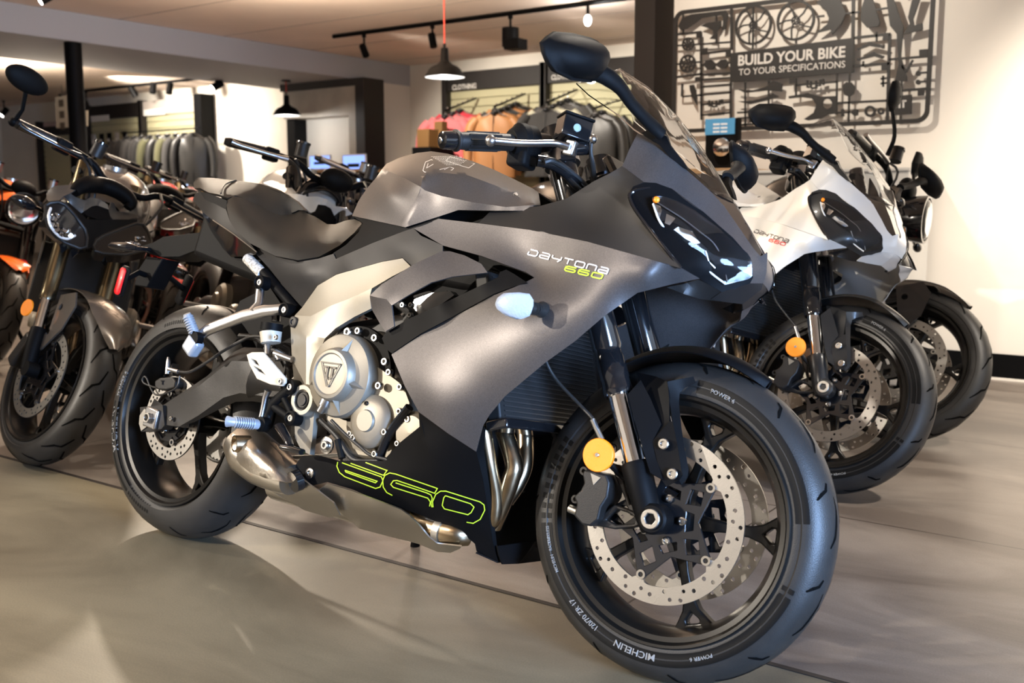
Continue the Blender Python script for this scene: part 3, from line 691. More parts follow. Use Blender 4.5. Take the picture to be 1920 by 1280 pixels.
# lower black belly panels with the outlined 660
BEL1 = [(5,603,522,-.238),(5,740,622,-.230),(5,868,705,-.203),(5,900,830,-.170),(5,945,1125,-.105),(5,930,1100,-.112),(5,770,975,-.165),(5,700,850,-.195),(5,640,670,-.225)]
BEL2 = [(5,603,522,-.238),(5,640,670,-.225),(5,700,850,-.195),(5,770,975,-.165),(5,930,1100,-.112),(5,945,1125,-.105),(5,968,1210,-.080),(5,870,1165,-.105),(5,862,1130,-.110),(5,800,1075,-.130),(5,700,1035,-.145),(5,620,1000,-.155),(5,520,965,-.160),(5,380,915,-.165),(5,300,880,-.168),(5,182,845,-.172),(5,235,748,-.180),(5,335,745,-.185),(5,438,748,-.190),(5,520,660,-.205),(5,607,590,-.222)]
BEL3 = [(5,235,748,-.180),(5,182,845,-.172),(5,106,862,-.170),(5,30,772,-.168),(5,62,728,-.172),(5,150,725,-.178)]
belly = panel('belly_panel', [(0, conv(BEL1)), (0, conv(BEL2), conv([(5,500,850,-.196),(5,620,900,-.186),(5,350,800,-.190)])), (0, conv(BEL3))], satin_black, smooth=22)
front_edge = panel('belly_pan', [(0, conv([(5,968,1210,-.080),(5,945,1125,-.105),(5,900,830,-.170),(5,868,705,-.203),(5,905,590,-.222),(5,912,600,-.212),(5,905,700,-.190),(5,925,830,-.160),(5,955,1060,-.108),(5,965,1140,-.090)])),
    ], satin_black)
pan = panel('belly_lip', [(0, conv([(17,1110,620,-.098),(17,1116,650,-.092),(17,1130,688,-.080),(17,1190,686,0),(17,1222,645,0),(17,1252,600,0),(17,1190,610,-.03)]))], satin_black)
shroud = panel('engine_shroud', [(17, [(1040,165,.04),(1330,165,.04),(1300,300,.04),(1262,480,.04),(1256,600,.03),(1200,670,.02),(1125,680,.02),(1095,560,.03)])], plastic, mir=False, sol=.02)
bm_ = MB(); 
# underside tray between the belly panels
tray = [[P1(5, 968, 1212, -0.080)*np.array([1, s, 1]) for s in (1, 0.5, 0, -0.5, -1)], [P1(5, 868, 1168, -0.105)*np.array([1, s, 1]) for s in (1, 0.5, 0, -0.5, -1)]]
obj('belly_tray', grid(bm_, tray), plastic, bike, sol=0.003)
# arm panel around the side vent
arm = panel('vent_panel', [(3, [(905,752,-.225),(960,700,-.225),(1120,600,-.215),(1250,540,-.200),(1290,540,-.198),(1360,560,-.205),(1440,600,-.212),(1470,642,-.216),(1300,662,-.222),(1200,690,-.226),(1100,745,-.232),(1010,800,-.236),(985,770,-.238),(930,760,-.234)]),
    (3, [(905,752,-.225),(930,760,-.234),(985,770,-.238),(1010,800,-.236),(1022,900,-.234),(980,925,-.232),(955,890,-.228),(915,820,-.222)])], graphite, smooth=22)
strip = panel('vent_strip', [(3, [(963,958,-.222),(980,930,-.222),(1100,860,-.226),(1300,770,-.228),(1520,665,-.226),(1530,640,-.222),(1560,628,-.218),(1600,650,-.220),(1660,690,-.224),(1600,708,-.230),(1500,745,-.236),(1300,855,-.240),(1150,935,-.238),(1010,1030,-.234),(985,1010,-.228)],
    [(1250,800,-.243),(1450,715,-.240)])], satin_black, smooth=22)
# inner back of the vent: black recess with bits of the airbox
inner = panel('inner_fairing', [(3, [(820,520,-.10),(1250,500,-.10),(1640,560,-.12),(1690,690,-.12),(1500,760,-.11),(1000,1000,-.10),(930,900,-.10)])], satin_black, sol=0.003)
# nose: upper cowl, centre duct, chin
CL = -0.0001
NOSE = [(2,780,470,-.170),(2,812,395,-.158),(2,850,320,-.146),(2,890,332,-.140),(2,1000,400,-.122),(2,1075,487,-.104),(2,1180,580,-.070),(2,1250,655,-.046),(2,1330,770,-.034),(2,1385,850,-.030),(2,1418,888,-.014),(2,1450,870,0),(2,1446,960,0),(2,1430,1012,0),(2,1370,1012,-.045),(2,1384,985,-.050),(2,1372,893,-.058),(2,1290,800,-.078),(2,1150,678,-.110),(2,1010,575,-.148),(2,935,548,-.166),(2,880,545,-.180)]
cowl = panel('nose_cowl', [(0, conv(NOSE), conv([(2,1000,480,-.138),(2,1250,720,-.072),(2,1150,600,-.098)]))], graphite, smooth=40)
duct = panel('nose_duct', [(0, conv([(2,1180,580,-.068),(2,1250,655,-.044),(2,1330,770,-.032),(2,1385,850,-.028),(2,1418,888,-.012),(2,1425,870,0),(2,1370,765,0),(2,1300,650,0),(2,1262,600,0)]))], gloss_black)
chin = panel('chin_panel', [(0, conv([(2,1238,1052,-.078),(2,1300,1025,-.062),(2,1370,1012,-.045),(2,1430,1012,0),(2,1422,1040,0),(2,1378,1075,0),(2,1335,1108,0),(2,1240,1096,-.050),(2,1190,1085,-.072)]))], matt_graphite)
under = panel('chin_tray', [(0, conv([(2,985,1030,-.130),(2,1050,1018,-.115),(2,1137,992,-.112),(2,1238,1052,-.078),(2,1190,1085,-.072),(2,1240,1096,-.05),(2,1140,1085,-.080),(2,1060,1060,-.125)]))], castdark)
# headlight
surround = panel('headlight_surround', [(0, conv([(2,808,600,-.192),(2,830,565,-.188),(2,880,545,-.180),(2,935,548,-.166),(2,1010,575,-.148),(2,1150,678,-.110),(2,1290,800,-.078),(2,1372,893,-.058),(2,1384,985,-.050),(2,1370,1012,-.045),(2,1238,1052,-.078),(2,1137,992,-.112),(2,1050,943,-.185),(2,930,810,-.205),(2,870,735,-.200),(2,825,655,-.196)]),
    conv([(2,900,640,-.182),(2,1060,860,-.160),(2,1180,960,-.115)])), ], satin_black, smooth=30)
HOUS = [(14,312,150,-.186),(14,345,135,-.182),(14,420,140,-.172),(14,540,180,-.155),(14,700,262,-.130),(14,900,405,-.098),(14,1100,580,-.072),(14,1195,668,-.061),(14,1232,745,-.056),(14,1232,875,-.052),(14,1205,900,-.053),(14,985,955,-.078),(14,960,940,-.084),(14,800,800,-.112),(14,640,660,-.140),(14,500,520,-.162),(14,400,390,-.177),(14,340,260,-.186)]
hl = panel('headlight', [(0, conv([(k, x, y, d) for k, x, y, d in HOUS]), conv([(14,700,480,-.132),(14,1000,700,-.088)]))], gloss_black, smooth=40, sol=0.002, label='dark swept-back headlight')
for P in ([(320,203,-.190),(385,228,-.184),(398,270,-.180),(378,335,-.182),(350,280,-.187)], [(440,298,-.172),(525,340,-.164),(470,405,-.168),(425,385,-.176)], [(500,452,-.166),(548,418,-.160),(680,462,-.144),(752,570,-.130),(640,592,-.142),(575,540,-.154)], [(575,545,-.156),(640,595,-.144),(752,575,-.132),(700,610,-.136),(660,650,-.138)], [(400,385,-.180),(440,430,-.174),(560,570,-.156),(545,560,-.160),(440,440,-.178)]):
    h2 = MB(); patch(h2, 14, [(x, y, d-.001) for x, y, d in P], step=5); obj('reflector_facet', h2, chrome, hl, smooth=12)
h2 = MB(); tube(h2, PP(14, [(350,190,-.187),(450,255,-.172),(600,352,-.150),(760,475,-.128),(885,582,-.108),(960,740,-.092),(1000,925,-.080)]), 0.0013, 8, smooth=4); obj('lens_divider', h2, steel, hl)
h2 = MB(); tube(h2, PP(14, [(318,205,-.190),(370,350,-.186),(450,470,-.172),(570,590,-.156),(700,705,-.134),(860,850,-.106),(985,945,-.084)]), 0.0022, 8, smooth=4); obj('light_strip', h2, mat('running_light', (0.75, 0.75, 0.72), 0.3, coat=0.5), hl, label='pale running light strip')
h2 = MB(); tube(h2, PP(14, [(800,640,-.126),(830,740,-.116),(890,800,-.106)]), 0.0018, 8); obj('light_strip', h2, steel, hl)
p = P1(14, 348, 170, -.186); mb = MB(); ball(mb, p, (0.0065, 0.005, 0.0065), 14); obj('side_reflector', mb, amber, hl, label='small amber marker')
gl = MB(); patch(gl, 0, conv([(k, x, y, d-0.005) for k, x, y, d in HOUS]), conv([(14,700,480,-.143),(14,1000,700,-.100)])); obj('headlight_lens', gl, lens, hl, sol=0.002, smooth=50)
h2 = MB(); tube(h2, PP(14, [(290,62,-.172),(180,75,-.184),(120,105,-.190),(100,140,-.196),(150,260,-.202),(300,460,-.208),(450,650,-.206),(572,795,-.198)]), 0.0035, 10, smooth=4); obj('surround_trim', h2, gloss_black, surround)
# windscreen
SCR = [(1296,640,0),(1236,530,0),(1160,400,0),(1040,245,0),(900,105,0),(770,20,0),(690,42,-.05),(610,75,-.10),(568,86,-.125),(625,140,-.128),(690,185,-.132),(765,235,-.138),(835,300,-.142),(890,335,-.140),(1000,402,-.122),(1075,487,-.104),(1180,582,-.070)]
mb = MB(); patch(mb, 2, SCR, [(930,240,-.090),(1050,390,-.080),(800,120,-.085)])
R_ = MB(); R_.add([(x, -y, z) for x, y, z in mb.v], [t[::-1] for t in mb.f]); mb.add(R_.v, R_.f)
obj('windscreen', mb, clear, bike, wel=True, sol=0.003, smooth=60, label='clear double-bubble windscreen')
# ---- fuel tank
TK = [(3, [(820,370,-.105),(830,345,-.095),(850,300,-.085),(890,240,-.080),(935,187,-.082),(980,150,-.100),(1075,190,-.140),(1150,232,-.168),(1130,300,-.172),(1085,395,-.172),(1075,425,-.168),(950,398,-.145)], [(1000,260,-.148),(960,330,-.140)]),
      (3, [(1150,232,-.168),(1170,248,-.166),(1250,275,-.166),(1400,305,-.164),(1560,328,-.160),(1690,318,-.155),(1690,345,-.15),(1450,345,-.155),(1330,342,-.158),(1240,372,-.160),(1075,425,-.168),(1085,395,-.172),(1130,300,-.172)], ),
      (3, [(935,187,-.082),(960,150,-.040),(985,120,0),(1050,90,0),(1130,68,0),(1200,60,0),(1280,72,0),(1400,108,0),(1500,148,0),(1600,195,0),(1690,240,0),(1715,258,0),(1725,320,-.10),(1690,318,-.155),(1650,300,-.130),(1605,268,-.112),(1503,222,-.110),(1380,177,-.115),(1237,161,-.125),(1160,186,-.150),(1155,208,-.160),(1150,232,-.168),(1075,190,-.140),(980,150,-.100)],
        [(1150,120,-.070),(1300,125,-.070),(1480,175,-.070)]),
      (3, [(1150,232,-.168),(1155,208,-.160),(1160,186,-.150),(1237,161,-.125),(1380,177,-.115),(1503,222,-.110),(1605,268,-.112),(1650,300,-.130),(1690,318,-.155),(1560,328,-.160),(1400,305,-.164),(1250,275,-.166),(1170,248,-.166)],
        [(1240,212,-.132),(1400,245,-.126),(1530,282,-.128)])]
tank = panel('fuel_tank', TK, graphite, smooth=26, step=8, lam=.03)
# black knee panel and the side panel behind it
knee = panel('knee_panel', [(3, [(820,370,-.100),(950,398,-.142),(1075,425,-.165),(1240,372,-.158),(1236,384,-.158),(1080,440,-.160),(920,500,-.150),(770,568,-.140),(740,575,-.138),(730,548,-.135),(790,510,-.135),(850,450,-.130),(872,405,-.120)])], satin_black)
sidep = panel('side_panel', [(3, [(345,500,-.115),(420,545,-.125),(560,592,-.135),(660,575,-.138),(730,552,-.138),(742,577,-.140),(920,500,-.152),(1080,440,-.162),(1236,384,-.160),(1115,430,-.166),(1150,465,-.170),(1255,512,-.172),(1255,540,-.172),(1120,603,-.176),(1100,612,-.172),(1062,572,-.166),(960,590,-.160),(745,650,-.145),(655,705,-.135),(580,810,-.120),(500,720,-.118),(420,620,-.115),(350,545,-.112)],
    [(600,640,-.148),(800,600,-.155),(1050,530,-.172),(480,620,-.128)])], matt_graphite, smooth=30)
# ---- seats (lofted cushions)
def loft(mb, st, mi=0, k=4):
    """st: list of (x, z_top, half_w, z_side, z_bot): rounded cushion sections"""
    rows = []
    for x, zt, w, zs, zb, *e in st:
        rake = e[0] if e else 0
        row = [(x, 0, zt), (x, -w*0.45, zt-(zt-zs)*0.06), (x, -w*0.82, zt-(zt-zs)*0.38), (x, -w, zs), (x, -w*0.97, (zs+zb)/2), (x, -w*0.86, zb)]
        rows.append([(p[0]+rake*(p[2]-zt), p[1], p[2]) for p in row])
    G = np.array(rows, float); L = G[:, ::-1]; R = G[:, 1:]*np.array([1, -1, 1]); return grid(mb, np.concatenate([L, R], 1), mi, k)

st_ = panel('rider_seat', [(3, [(215,300,-.105),(250,275,-.095),(300,285,-.075),(350,308,-.050),(430,350,-.040),(470,366,-.028),(510,366,-.012),(540,358,0),(570,345,0),(640,372,0),(700,410,0),(740,410,0),(790,392,0),(830,386,0),(855,396,0),(866,408,-.02),(830,452,-.062),(760,512,-.095),(660,567,-.125),(560,583,-.143),(450,562,-.148),(330,502,-.145),(262,440,-.140),(235,400,-.132),(220,345,-.120)],
    [(260,340,-.128),(330,400,-.135),(420,460,-.140),(540,510,-.138),(650,500,-.115),(750,450,-.080),(560,400,-.050),(450,400,-.075),(350,340,-.085),(650,430,-.050)])], vinyl, smooth=60, sol=0.006, step=10)
pill = panel('passenger_seat', [(3, [(62,238,-.03),(58,215,-.01),(66,196,0),(85,186,0),(150,188,0),(260,200,0),(380,216,0),(480,250,0),(560,300,0),(598,346,0),(570,345,0),(540,358,0),(510,366,-.012),(470,366,-.028),(430,350,-.040),(350,308,-.050),(300,285,-.075),(260,272,-.090),(222,284,-.098),(180,268,-.098),(130,258,-.090),(90,236,-.070)],
    [(120,225,-.072),(230,240,-.080),(330,260,-.052)])], vinyl, smooth=60, sol=0.006, step=10)
for sd in (1,): obj('seat_seam', tube(MB(), PP(3, [(190,262,-.102),(196,240,-.082),(212,218,-.05),(240,206,-.02),(262,200,0)]), 0.0022, 8, smooth=5), rubber, pill)
tail = panel('tail_panel', [(3, [(55,292,-.03),(66,264,-.045),(90,254,-.065),(112,288,-.085),(215,340,-.115),(235,400,-.125),(330,502,-.135),(362,545,-.130),(250,458,-.132),(152,392,-.115),(100,350,-.075)])], matt_graphite)
tl2 = panel('tail_lower_panel', [(3, [(152,392,-.115),(250,458,-.132),(362,545,-.130),(355,556,-.125),(312,564,-.110),(240,568,-.090),(180,505,-.075),(130,455,-.065),(112,400,-.065),(100,350,-.075)])], gloss_black)
grab = panel('tail_side_strip', [(3, [(90,254,-.068),(130,262,-.092),(218,296,-.108),(216,345,-.118),(112,290,-.088)])], plastic)
obj('light_seam', tube(MB(), PP(3, [(152,391,-.118),(250,457,-.135),(362,544,-.133)]), 0.0016, 6), steel, tail)
# tail lamp and number plate hanger (rear, low)
ph = [U(x, y, 0) for x, y in ((398,425),(393,440),(325,448),(307,458),(285,465),(283,475),(321,487),(355,487),(403,469),(425,469),(439,486),(440,450))]
mb = MB(); prism(mb, ph, -0.035, 0.035); phn = obj('plate_hanger', mb, satin_black, bike, bev=0.003)
mb = MB(); prism(mb, [U(x, y, 0) for x, y in ((292,484),(322,488),(304,520),(292,542),(268,538),(276,508))], -.03, .03); pb_ = obj('plate_bracket', mb, satin_black, bike, bev=.003)
for x0_, y0_, x1_, y1_, d_ in ((237,503,223,552,-.11),(356,520,335,566,.11)):
    a_, b_ = U(x0_, y0_, d_), U(x1_, y1_, d_); m_ = (a_+b_)/2
    obj('bracket_arm', tube(MB(), [U(285,520,0), (U(285,520,0)+m_)/2+np.array([0,0,.02]), m_], .008, 10), satin_black, pb_)
    s_ = 1 if d_ > 0 else -1; e_ = (b_-a_)/np.linalg.norm(b_-a_)
    obj('reflector_base', tube(MB(), [a_-e_*.006, a_, b_, b_+e_*.006], [.012,.020,.020,.012], 14, sq=.35, up=(0,1,0)), satin_black, pb_); obj('side_reflector', tube(MB(), [a_+np.array([0,s_*.008,0]), a_+e_*.006+np.array([0,s_*.008,0]), b_-e_*.006+np.array([0,s_*.008,0]), b_+np.array([0,s_*.008,0])], [.008,.014,.014,.008], 14, sq=.35, up=(0,1,0)), redlens, pb_, label='long red reflector')
mb = MB(); tube(mb, [U(283,468,-.03), U(262,466,-.08), U(248,465,-.10)], .006, 12); tube(mb, [U(256,465,-.09), U(244,464,-.10), U(215,461,-.11), U(206,461,-.115)], [.010,.019,.018,.008], 18, sq=0.7); obj('rear_indicator', mb, gloss_black, bike)
# ---- frame, in bright champagne
fr = panel('frame_spar', [
    (3, [(545,848,-.150),(580,810,-.135),(655,705,-.145),(745,652,-.152),(960,592,-.168),(1062,574,-.172),(1102,614,-.178),(1010,662,-.182),(915,718,-.184),(800,770,-.184),(720,800,-.182),(620,852,-.176)]),
    (3, [(545,848,-.150),(620,852,-.176),(720,800,-.182),(800,770,-.184),(915,718,-.184),(905,755,-.183),(912,815,-.176),(830,855,-.176),(740,910,-.178),(690,958,-.180),(640,948,-.186),(600,940,-.184)]),
    (3, [(545,848,-.150),(600,940,-.184),(598,1180,-.186),(541,1170,-.165),(530,1040,-.160),(524,900,-.152)]),
    (3, [(600,940,-.184),(640,948,-.186),(690,958,-.180),(672,1000,-.178),(666,1060,-.178),(662,1170,-.178),(648,1190,-.180),(598,1180,-.186)])], champagne, smooth=14, sol=0.02)
fr2 = panel('frame_lower', [(5, [(22,520,-.172),(30,545,-.172),(32,640,-.170),(62,700,-.168),(100,718,-.168),(112,640,-.176),(120,530,-.180),(70,500,-.18)]), (5, [(120,530,-.180),(112,640,-.176),(100,718,-.168),(122,722,-.155),(130,650,-.158),(145,520,-.160),(140,480,-.165)]),
    (5, [(22,520,-.172),(20,440,-.175),(30,395,-.176),(88,400,-.186),(140,440,-.178),(140,480,-.165),(120,530,-.180),(70,500,-.18)])], champagne, smooth=14, sol=0.02)
c = P1(5, 78, 468, -.186); mb = MB(); lathe(mb, [(0.03, 0.0), (0.03, 0.036), (-0.004, 0.036), (-0.010, 0.033), (-0.010, 0.024), (-0.005, 0.021), (-0.005, 0)], c, n=48); piv = obj('pivot_boss', mb, champagne, bike)
mb = MB(); lathe(mb, [(0, 0), (0, 0.0205), (-0.005, 0.0205), (-0.006, 0.018), (-0.003, 0.017), (-0.003, 0.0135), (-0.006, 0.0125), (-0.006, 0)], c+np.array([0,-0.005,0]), n=32); obj('pivot_plug', mb, castdark, piv)
# bent black subframe rail and heat-marked tube
mb = MB(); tube(mb, PP(3, [(395,640,-.118),(470,725,-.118),(550,820,-.122)]), 0.0125, 16); obj('subframe_rail', mb, satin_black, bike)
mb = MB(); tube(mb, PP(3, [(318,575,-.110),(392,650,-.118)]), 0.014, 16); obj('subframe_sleeve', mb, heat, bike, label='speckled grey sleeve')
mb = MB(); box(mb, (0.18, 0, 0.78), (0.42, 0.16, 0.16), Ry(0.22)); obj('under_seat_box', mb, plastic, bike, bev=0.02)
# ---- black mass inside: airbox, inner engine, radiator
mb = MB(); box(mb, (0.86, 0, 0.80), (0.42, 0.22, 0.20), Ry(0.12)); obj('airbox', mb, plastic, bike, bev=0.02)
mb = MB(); box(mb, (0.80, 0, 0.47), (0.36, 0.26, 0.34), Ry(-0.2)); obj('cylinder_block', mb, castdark, bike, bev=0.02)
# ---- engine
E0 = -0.150
blk = MB(); bo = [(205,185),(235,150),(300,140),(400,150),(452,200),(478,330),(530,400),(560,480),(600,560),(612,640),(560,700),(440,752),(240,725),(170,600),(150,470),(160,300)]
O = [P1(5, a, b, -0.165) for a, b in bo]; prism(blk, O, 0.15, -0.160); eng = obj('engine', blk, engcase, bike, bev=0.008, label='bronze-grey engine casing')
def cover(name, k, x, y, d, prof, m, parent=eng, n=56): mb = MB(); lathe(mb, [(-t, r) for t, r in prof], P1(k, x, y, d), n=n); return obj(name, mb, m, parent, smooth=30)
cc = cover('clutch_cover', 5, 272, 358, -0.175, [(-0.02,0),(-0.02,0.092),(0.020,0.092),(0.027,0.088),(0.030,0.080),(0.032,0.072),(0.036,0.060),(0.050,0.056),(0.054,0.052),(0.055,0.046),(0.052,0.043),(0.053,0)], engcase)
c0 = P1(5, 272, 358, -0.175)
gk = cover('clutch_gasket', 5, 312, 345, -0.168, [(-0.01,0),(-0.01,0.104),(0.004,0.104),(0.004,0)], satin_black)
for a in (70, -15, 200, 285):
    mb = MB(); a = math.radians(a); e = np.array([math.cos(a),0,math.sin(a)]); t = np.array([-math.sin(a),0,math.cos(a)]); Y = np.array([0,1,0])
    V = [c0+e*0.054-Y*0.040+t*0.009, c0+e*0.054-Y*0.040-t*0.009, c0+e*0.086-Y*0.028, c0+e*0.054-Y*0.05, c0+e*0.05-Y*0.02+t*0.009, c0+e*0.05-Y*0.02-t*0.009]
    mb.add(V, [(0,3,2),(3,1,2),(0,4,3),(3,4,5),(3,5,1),(0,2,4),(1,5,2)]); obj('cover_rib', mb, engcase, cc, smooth=0)
def triangle_badge(c, s, m, parent, name='emblem', y=0.0015):
    """rounded downward triangle outline with a double-t figure"""
    f = lambda u, v, w_=0: c+np.array([u*s, -y-w_, v*s]); mb = MB()
    tri = [(-0.5,0.42),(0.5,0.42),(0.06,-0.46),(-0.06,-0.46)]; inn = [(u*0.86, v*0.86+0.005) for u, v in tri]
    plate(mb, tri, [inn], lambda u, v, w_: f(u, v, w_), 0.001)
    for L in ([(-0.30,0.24),(-0.05,0.24)], [(-0.12,0.24),(-0.12,-0.10)], [(0.30,0.24),(0.05,0.24)], [(0.12,0.24),(0.12,-0.10)], [(-0.12,-0.1),(-0.05,-0.2)], [(0.12,-0.1),(0.05,-0.2)]):
        v, F = ribbon2d(L, 0.085); mb.add([f(a, b, 0.001) for a, b in v], F)
    return obj(name, mb, m, parent, smooth=0, fix=False)
triangle_badge(c0+np.array([0,-0.0535,0]), 0.060, mat('badge_shade', (0.13,0.115,0.095), 0.5, 0.4), cc)
lc = cover('sprocket_cover', 5, 398, 566, -0.172, [(-0.01,0),(-0.01,0.057),(0.012,0.057),(0.020,0.050),(0.024,0.040),(0.026,0.024),(0.031,0.022),(0.031,0)], engcase)
cover('alternator_cover', 5, 592, 622, -0.165, [(-0.01,0),(-0.01,0.046),(0.012,0.046),(0.022,0.036),(0.024,0)], engcase)
mb = MB(); patch(mb, 5, [(390,300,-.178),(450,340,-.178),(530,400,-.176),(560,480,-.176),(545,560,-.176),(480,600,-.178),(470,520,-.178),(420,470,-.178),(380,430,-.178)]); obj('side_casting', mb, engcase, eng, sol=0.01)
mb = MB(); patch(mb, 5, [(270,500,-.172),(330,490,-.174),(320,560,-.174),(340,650,-.174),(400,690,-.174),(410,730,-.172),(300,690,-.168),(270,600,-.166)]); obj('side_casting', mb, engcase, eng, sol=0.01)
for x, y, d, r in ((285,155,-.188,.010),(333,150,-.18,.008),(410,182,-.18,.0085),(456,291,-.186,.0085),(428,402,-.188,.0085),(475,340,-.182,.0075),(526,408,-.182,.0075),(523,520,-.182,.0075),(562,556,-.18,.0075),(338,520,-.186,.006),(455,615,-.186,.0075),(410,716,-.184,.0075),(312,640,-.182,.0075),(296,622,-.18,.0065),(372,483,-.19,.005),(515,668,-.18,.0065)):
    bolt_at('case_bolt', P1(5, x, y, d), (0,-1,0), r, 0.010, eng, m=bolt if (x, y) != (372,483) else gloss_black)
bb_ = bolt_at('mount_bolt', P1(5, 183, 676, -.185), (0,-1,0), 0.019, 0.006, eng); bolt_at('mount_bolt', P1(5, 180, 676, -.191), (0,-1,0), 0.010, 0.010, eng)
mb = MB(); tube(mb, PP(5, [(208,405,-.205),(185,455,-.208),(168,490,-.208)]), [0.007,0.013,0.013], 20); tube(mb, PP(5, [(168,490,-.208),(150,520,-.208)]), 0.0095, 20); obj('oil_filler', mb, alu, eng)
# cables and pipes across the engine
for pts, r, m in (([(200,560,-.19),(260,620,-.19),(330,680,-.19),(380,720,-.19),(470,745,-.19)], .0035, rubber), ([(215,575,-.185),(300,660,-.185),(350,700,-.188)], .002, steel), ([(560,500,-.19),(470,620,-.185),(420,740,-.18)], .010, gloss_black), ([(150,560,-.17),(230,640,-.175),(300,740,-.175),(420,750,-.175)], .006, rubber), ([(230,650,-.18),(250,735,-.18)], .008, plastic)):
    obj('cable', tube(MB(), PP(5, pts), r, 10, smooth=5), m, bike)
# things seen through the side vent
for pts, r, m in (([(1040,790,-.15),(1100,840,-.15),(1080,880,-.15)], .010, rubber), ([(1120,760,-.13),(1200,740,-.13),(1230,790,-.13),(1190,840,-.13)], .004, rubber), ([(1060,850,-.15),(1120,800,-.14),(1280,740,-.14)], .005, steel)):
    obj('hose', tube(MB(), PP(3, pts), r, 10, smooth=5), m, bike)
mb = MB(); patch(mb, 3, [(1120,770,-.145),(1200,740,-.145),(1290,730,-.145),(1310,750,-.145),(1200,830,-.145),(1100,880,-.145),(1085,850,-.145)]); obj('throttle_body', mb, alu, bike, sol=0.02, label='grey alloy casting')
for x, y in ((1070,800),(1110,800),(1105,848)): bolt_at('clip_bolt', P1(3, x, y, -.155), (0,-1,0), 0.006, 0.008, bike)
# ---- radiator behind the front wheel
rc = P1(5, 1120, 470, -0.06)+np.array([-0.005,0,0.075])
mb = MB(); RR = Ry(-0.28); box(mb, (rc[0]-0.02, 0, rc[2]+0.02), (0.03, 0.40, 0.30), RR); rad = obj('radiator', mb, mat('radiator_core', (0.012,0.012,0.012), 0.6), bike, bev=0.004)
mb = MB()
for i in range(30): box(mb, np.array([rc[0]-0.02, 0, rc[2]+0.02])+RR@np.array([0.0165, 0, -0.14+i*0.0096]), (0.002, 0.37, 0.0028), RR)
obj('radiator_fins', mb, mat('fin_grey', (0.06,0.06,0.06), 0.4, 0.6), rad, smooth=0, kind='stuff')
mb = MB(); box(mb, np.array([rc[0]-0.02, 0, rc[2]+0.02])+RR@np.array([0.01,0,-0.158]), (0.05,0.42,0.02), RR); obj('radiator_frame', mb, gloss_black, rad, bev=0.004)
# ---- header pipes
for pts, r in (([(50,540,-.165),(66,600,-.165),(92,750,-.150),(120,900,-.125),(116,1000,-.112),(100,1040,-.10)], .0150), ([(140,540,-.11),(155,600,-.11),(205,755,-.11),(192,830,-.11),(150,950,-.10),(110,1045,-.09)], .0185), ([(252,540,-.04),(258,620,-.04),(256,760,-.05),(222,850,-.06),(170,930,-.07)], .0175)):
    obj('header_pipe', tube(MB(), PP(15, pts), r, 24, smooth=6), bronze, bike, label='bronze-tinted steel header pipe')
# ---- exhaust under the engine and stubby silencer
mb = MB(); tube(mb, PP(5, [(590,1000,-.12),(650,1045,-.125),(715,1070,-.125),(780,1085,-.12),(835,1095,-.10)]), [.020,.025,.027,.025,.020], 24, smooth=4); pp_ = obj('link_pipe', mb, bronze, bike)
mb = MB(); tube(mb, PP(5, [(700,1064,-.125),(728,1074,-.125)]), .0295, 24); obj('pipe_clamp', mb, steel, pp_)
sh = panel('exhaust_shield', [(5, [(145,882,-.178),(180,852,-.180),(300,888,-.182),(520,972,-.175),(560,1000,-.172),(605,1045,-.165),(650,1100,-.155),(690,1130,-.148),(800,1142,-.135),(795,1152,-.130),(750,1172,-.115),(690,1168,-.105),(600,1130,-.098),(450,1092,-.098),(330,1060,-.10),(240,985,-.12),(180,930,-.14)],
   [(300,930,-.186),(500,1020,-.168),(400,1000,-.170)]), ], titan, mir=False, smooth=40, sol=0.003, label='satin steel silencer box')
sh2 = panel('exhaust_body', [(4, [(735,862,-.178),(920,850,-.180),(1090,980,-.165),(1120,1040,-.140),(1070,1050,-.12),(950,1015,-.11),(860,965,-.12),(780,915,-.15)], [(950,930,-.172)])], titan, mir=False, sol=0.003, smooth=40)
mb = MB(); tube(mb, [P1(4, 840, 900, -.06), P1(5, 200, 930, -.07), P1(5, 600, 1055, -.06), P1(5, 760, 1120, -.05)], [.05,.050,.042,.02], 24, sq=0.7, smooth=4); obj('silencer_chamber', mb, titan, bike)
mf = MB()
ringc = [(640,690,.046),(690,735,.062),(760,790,.060),(830,835,.050),(895,868,.040)]
tube(mf, [P1(4, x, y, -.165+0.0*i) for i, (x, y, r) in enumerate(ringc)], [r for *_, r in ringc], 36, smooth=5, sq=0.9)
muf = obj('silencer_end', mf, titan, bike, smooth=40, label='brushed steel end can')
mb = MB(); patch(mb, 4, [(604,640,-.205),(632,618,-.195),(690,606,-.17),(745,655,-.17),(850,765,-.175),(918,838,-.18),(908,878,-.195),(860,880,-.212),(760,860,-.225),(690,835,-.228),(640,795,-.226),(606,745,-.222),(600,690,-.214)], [(700,720,-.238),(800,810,-.232)]); obj('silencer_cover', mb, titan, muf, sol=0.004, smooth=50)
tp = P1(4, 624, 695, -.226); mb = MB(); lathe(mb, [(0.03,0),(0.03,0.019),(-0.006,0.019),(-0.006,0.016),(0.02,0.0155),(0.02,0)], tp, ax=(0.35,1,0.1), n=32); obj('tail_pipe', mb, bronze, muf)
mb = MB(); tube(mb, PP(4, [(893,880,-.20),(925,868,-.185)]), .024, 24); obj('silencer_ring', mb, gloss_black, muf)
